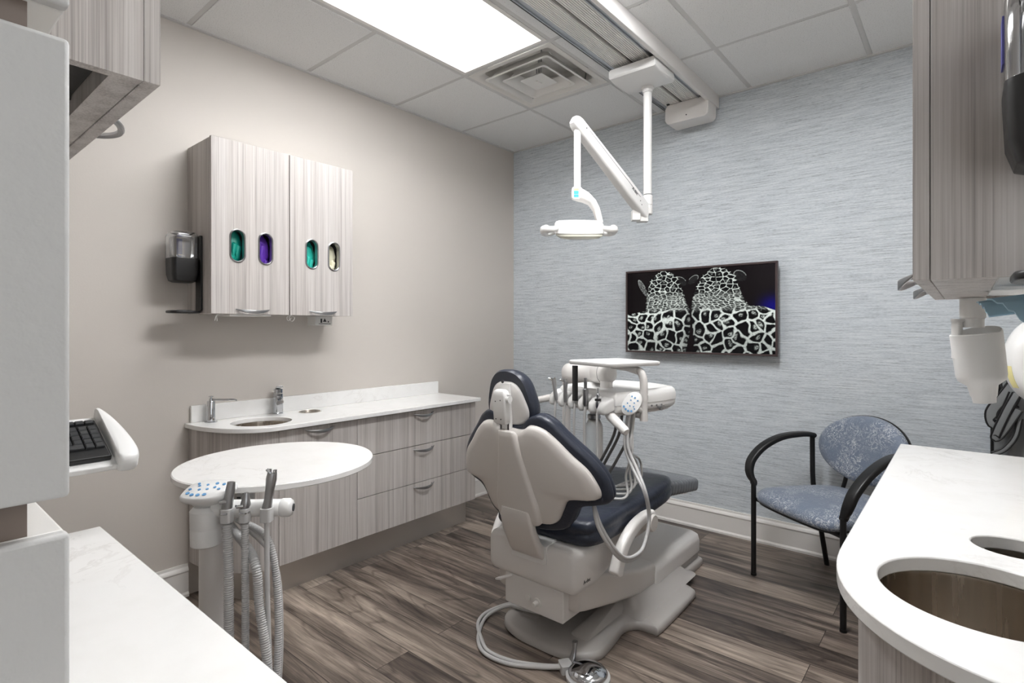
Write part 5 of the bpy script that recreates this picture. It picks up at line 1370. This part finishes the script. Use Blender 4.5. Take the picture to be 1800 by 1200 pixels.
# ================================================================== LEFT FOREGROUND: counter, tower, upper cabinet, keyboard
def left_front():
    zt = .815
    t = thing('countertop', 'white quartz countertop in the left foreground beside the grey tower', 'countertop', (-.95, 0, zt-.028))
    m = MB(); m.box(-1.497, -.36, YN+.001, .343, zt-.028, zt); put('slab', m, m_quartz, t, bevel=.002)
    t = thing('base_cabinet', 'grey woodgrain base cabinet under the left foreground countertop', 'cabinet', (-.93, 0, 0))
    put('body', MB().box(-1.475, -.39, YN+.001, .285, .10, zt-.030), m_wood, t)
    for a, b in ((-1.475, -.934), (-.931, -.39)):
        d = put('door', MB().box(a, b, .286, .305, .10, zt-.034), m_wood, t, bevel=.0008, seg=1); bow_handle(d, ((a+b)/2, .305, zt-.06), (1, 0, 0), (0, 1, 0), .13)
    put('plinth', MB().box(-1.46, -.41, YN+.001, .23, 0, .099), m_dark, t)
    # tower
    X1, X0, Y1, Y0 = -.60, -.845, .116, YN+.001
    t = thing('storage_tower', 'tall textured grey tower of stacked boxes standing on the foreground countertop', 'storage tower', (-.72, -.1, zt))
    for za, zb in ((zt, 1.082), (1.113, 1.512), (1.540, 1.95), (1.98, 2.30)):
        o = put('box_front', MB().box(X1-.016, X1, Y0, Y1, za, zb), m_gtex, t, bevel=.004, seg=3)
        put('box_shell', MB().box(X0, X1-.0165, Y0, Y1-.001, za+.001, zb-.001), m_wen, t, bevel=.002)
    for za, zb in ((1.081, 1.114), (1.511, 1.541), (1.949, 1.981)):
        put('spacer', MB().box(X0+.02, X1-.02, Y0, .0905, za, zb), m_brown, t)
    # upper cabinet
    x0, x1, y1, z0, z1 = -1.495, -.868, .268, 1.60, 2.50
    t = thing('wall_cabinet', 'grey woodgrain wall cabinet hanging in the upper left foreground', 'cabinet', (-1.18, 0, z0))
    m = MB(); th = .018
    m.box(x1-th, x1, YN+.001, y1-.0208, z0, z1); m.box(x0, x0+th, YN+.001, y1-.0208, z0, z1); m.box(x0+th, x1-th, YN+.001, y1-.022, z0+.045, z0+.06)
    m.box(x0+th, x1-th, y1-.055, y1-.0208, z0+.002, z0+.045); m.box(x0+th, x1-th, YN+.001, y1-.022, z1-th, z1)
    put('body', m, m_wood, t)
    m = MB(); m.box(x0+th, x1-th-.001, YN+.002, y1-.056, z0+.030, z0+.044); m.box(-1.10, -1.094, YN+.002, y1-.056, z0+.024, z0+.031); put('underside_panel', m, m_dark, t)
    for a, b in ((x0, x1),):
        d = put('door', MB().box(a, b, y1-.020, y1, z0, z1), m_wood, t, bevel=.001, seg=1)
        xh = -1.185
        m = MB(); P = []
        for i in range(15):
            q = i/14*2-1; P.append((xh+q*.065, y1+.032*(1-q*q)**.8, z0+.020-.004*(1-q*q)))
        m.tube(P, .0055, 10); m.cyl((xh-.062, y1, z0+.02), (xh-.062, y1+.006, z0+.02), .006, n=10); m.cyl((xh+.062, y1, z0+.02), (xh+.062, y1+.006, z0+.02), .006, n=10)
        put('handle', m, m_nickel, d)
left_front()

def keyboard():
    # tray on an arm; long axis points to the far right, tilted towards the operator
    c = Vector((-1.535, .362, .976)); a = Vector((0, 1, 0)); tl = math.radians(24)
    f = Vector((math.cos(tl), 0, -math.sin(tl))); n = Vector((math.sin(tl), 0, math.cos(tl)))
    if n.z < 0: n = -n
    def K(x, y, w_): return c+a*x+f*y+n*w_        # x: along, 0 at right end; y: towards the operator
    return K, a, f, n
def keyboard_build():
    K, a, f, n = keyboard()
    M = Matrix((a, f, n)).transposed().to_4x4(); M.translation = K(0, 0, 0)
    t = thing('keyboard_tray', 'white keyboard tray with rounded end on an arm at the left', 'keyboard tray', K(-.2, -.08, -.03))
    P = [(-.5, .05), (-.5, -.165), (.014, -.165), (.014, .05)]
    m = MB(); m.slab(P, [], -.022, -.008, M); put('tray', m, m_white, t, bevel=.003)
    ol = [(.012, -.170), (.020, -.170), (.034, -.13), (.046, -.07), (.053, -.01), (.054, .04), (.045, .062), (.020, .064), (.012, .055)]
    m = MB(); oo = [(p.x, p.y) for p in smoothpath([(x, y, 0) for x, y in ol], 4)]
    mp = lambda x, y, wv: M @ Vector((x, y, wv))
    m.puff(oo, (.028, -.04), [(.6, -.024), (.93, -.024), (1, -.014), (1, .010), (.96, .017), (.85, .020), (.3, .021)], mp); put('end_rest', m, m_white, t, smooth=50)
    m = MB(); m.slab([(-.3, -.02), (-.3, -.14), (-.05, -.14), (-.05, -.02)], [], -.036, -.023, M); b = K(-.2, -.08, -.03)
    m.tube([b, b+Vector((0, -.05, -.03)), Vector((-1.60, -.1, .86)), Vector((-1.62, YN+.01, .86))], .018, 14, sm=5); put('support_arm', m, m_base, t)
    k = thing('keyboard', 'black computer keyboard lying on the white tray at the left', 'keyboard', K(-.22, -.07, -.008))
    m = MB(); m.slab([(-.44, .030), (-.44, -.130), (.005, -.130), (.005, .030)], [], -.0075, .006, M); put('case', m, m_black, k, bevel=.003)
    def key(x0, x1, y0, y1):
        m = MB(); i = .0022
        m.loft([[K(px_, py_, z) for px_, py_ in ((x0+q, y0+q), (x1-q, y0+q), (x1-q, y1-q), (x0+q, y1-q))] for q, z in ((0, .0065), (.0005, .011), (i, .0128))])
        return m
    U = .0188; first = None
    rows = [(-.124, .015), (-.098, U), (-.098+U, U), (-.098+2*U, U), (-.098+3*U, U), (-.098+4*U, U)]
    for r, (y, hgt) in enumerate(rows):
        # numpad (from the right), navigation, then main block
        xs = [-.0005-U*(j+1) for j in range(4)]
        nav = [-.0005-U*4-.010-U*(j+1) for j in range(3)]
        main = [-.0005-U*7-.020-U*(j+1) for j in range(14)]
        allx = [(x, U) for x in xs]
        if r == 5: allx = [(xs[0], U), (xs[1], U), (xs[3], 2*U)]
        if r in (2, 3, 4, 5) or True:
            if r in (0, 1, 2, 5): allx += [(x, U) for x in nav]
            if r == 4: allx.append((nav[1], U))
        if r == 5: allx += [(main[1], 2*U), (main[3], U*1.0), (main[9], U*6), (main[10], U), (main[13], 2*U)]
        else: allx += [(x, U) for x in main]
        for x, wd in allx:
            put('key', key(x+.0008, x+wd-.0008, y+.0008, y+hgt-.0008), m_charc, k, smooth=0)
keyboard_build()
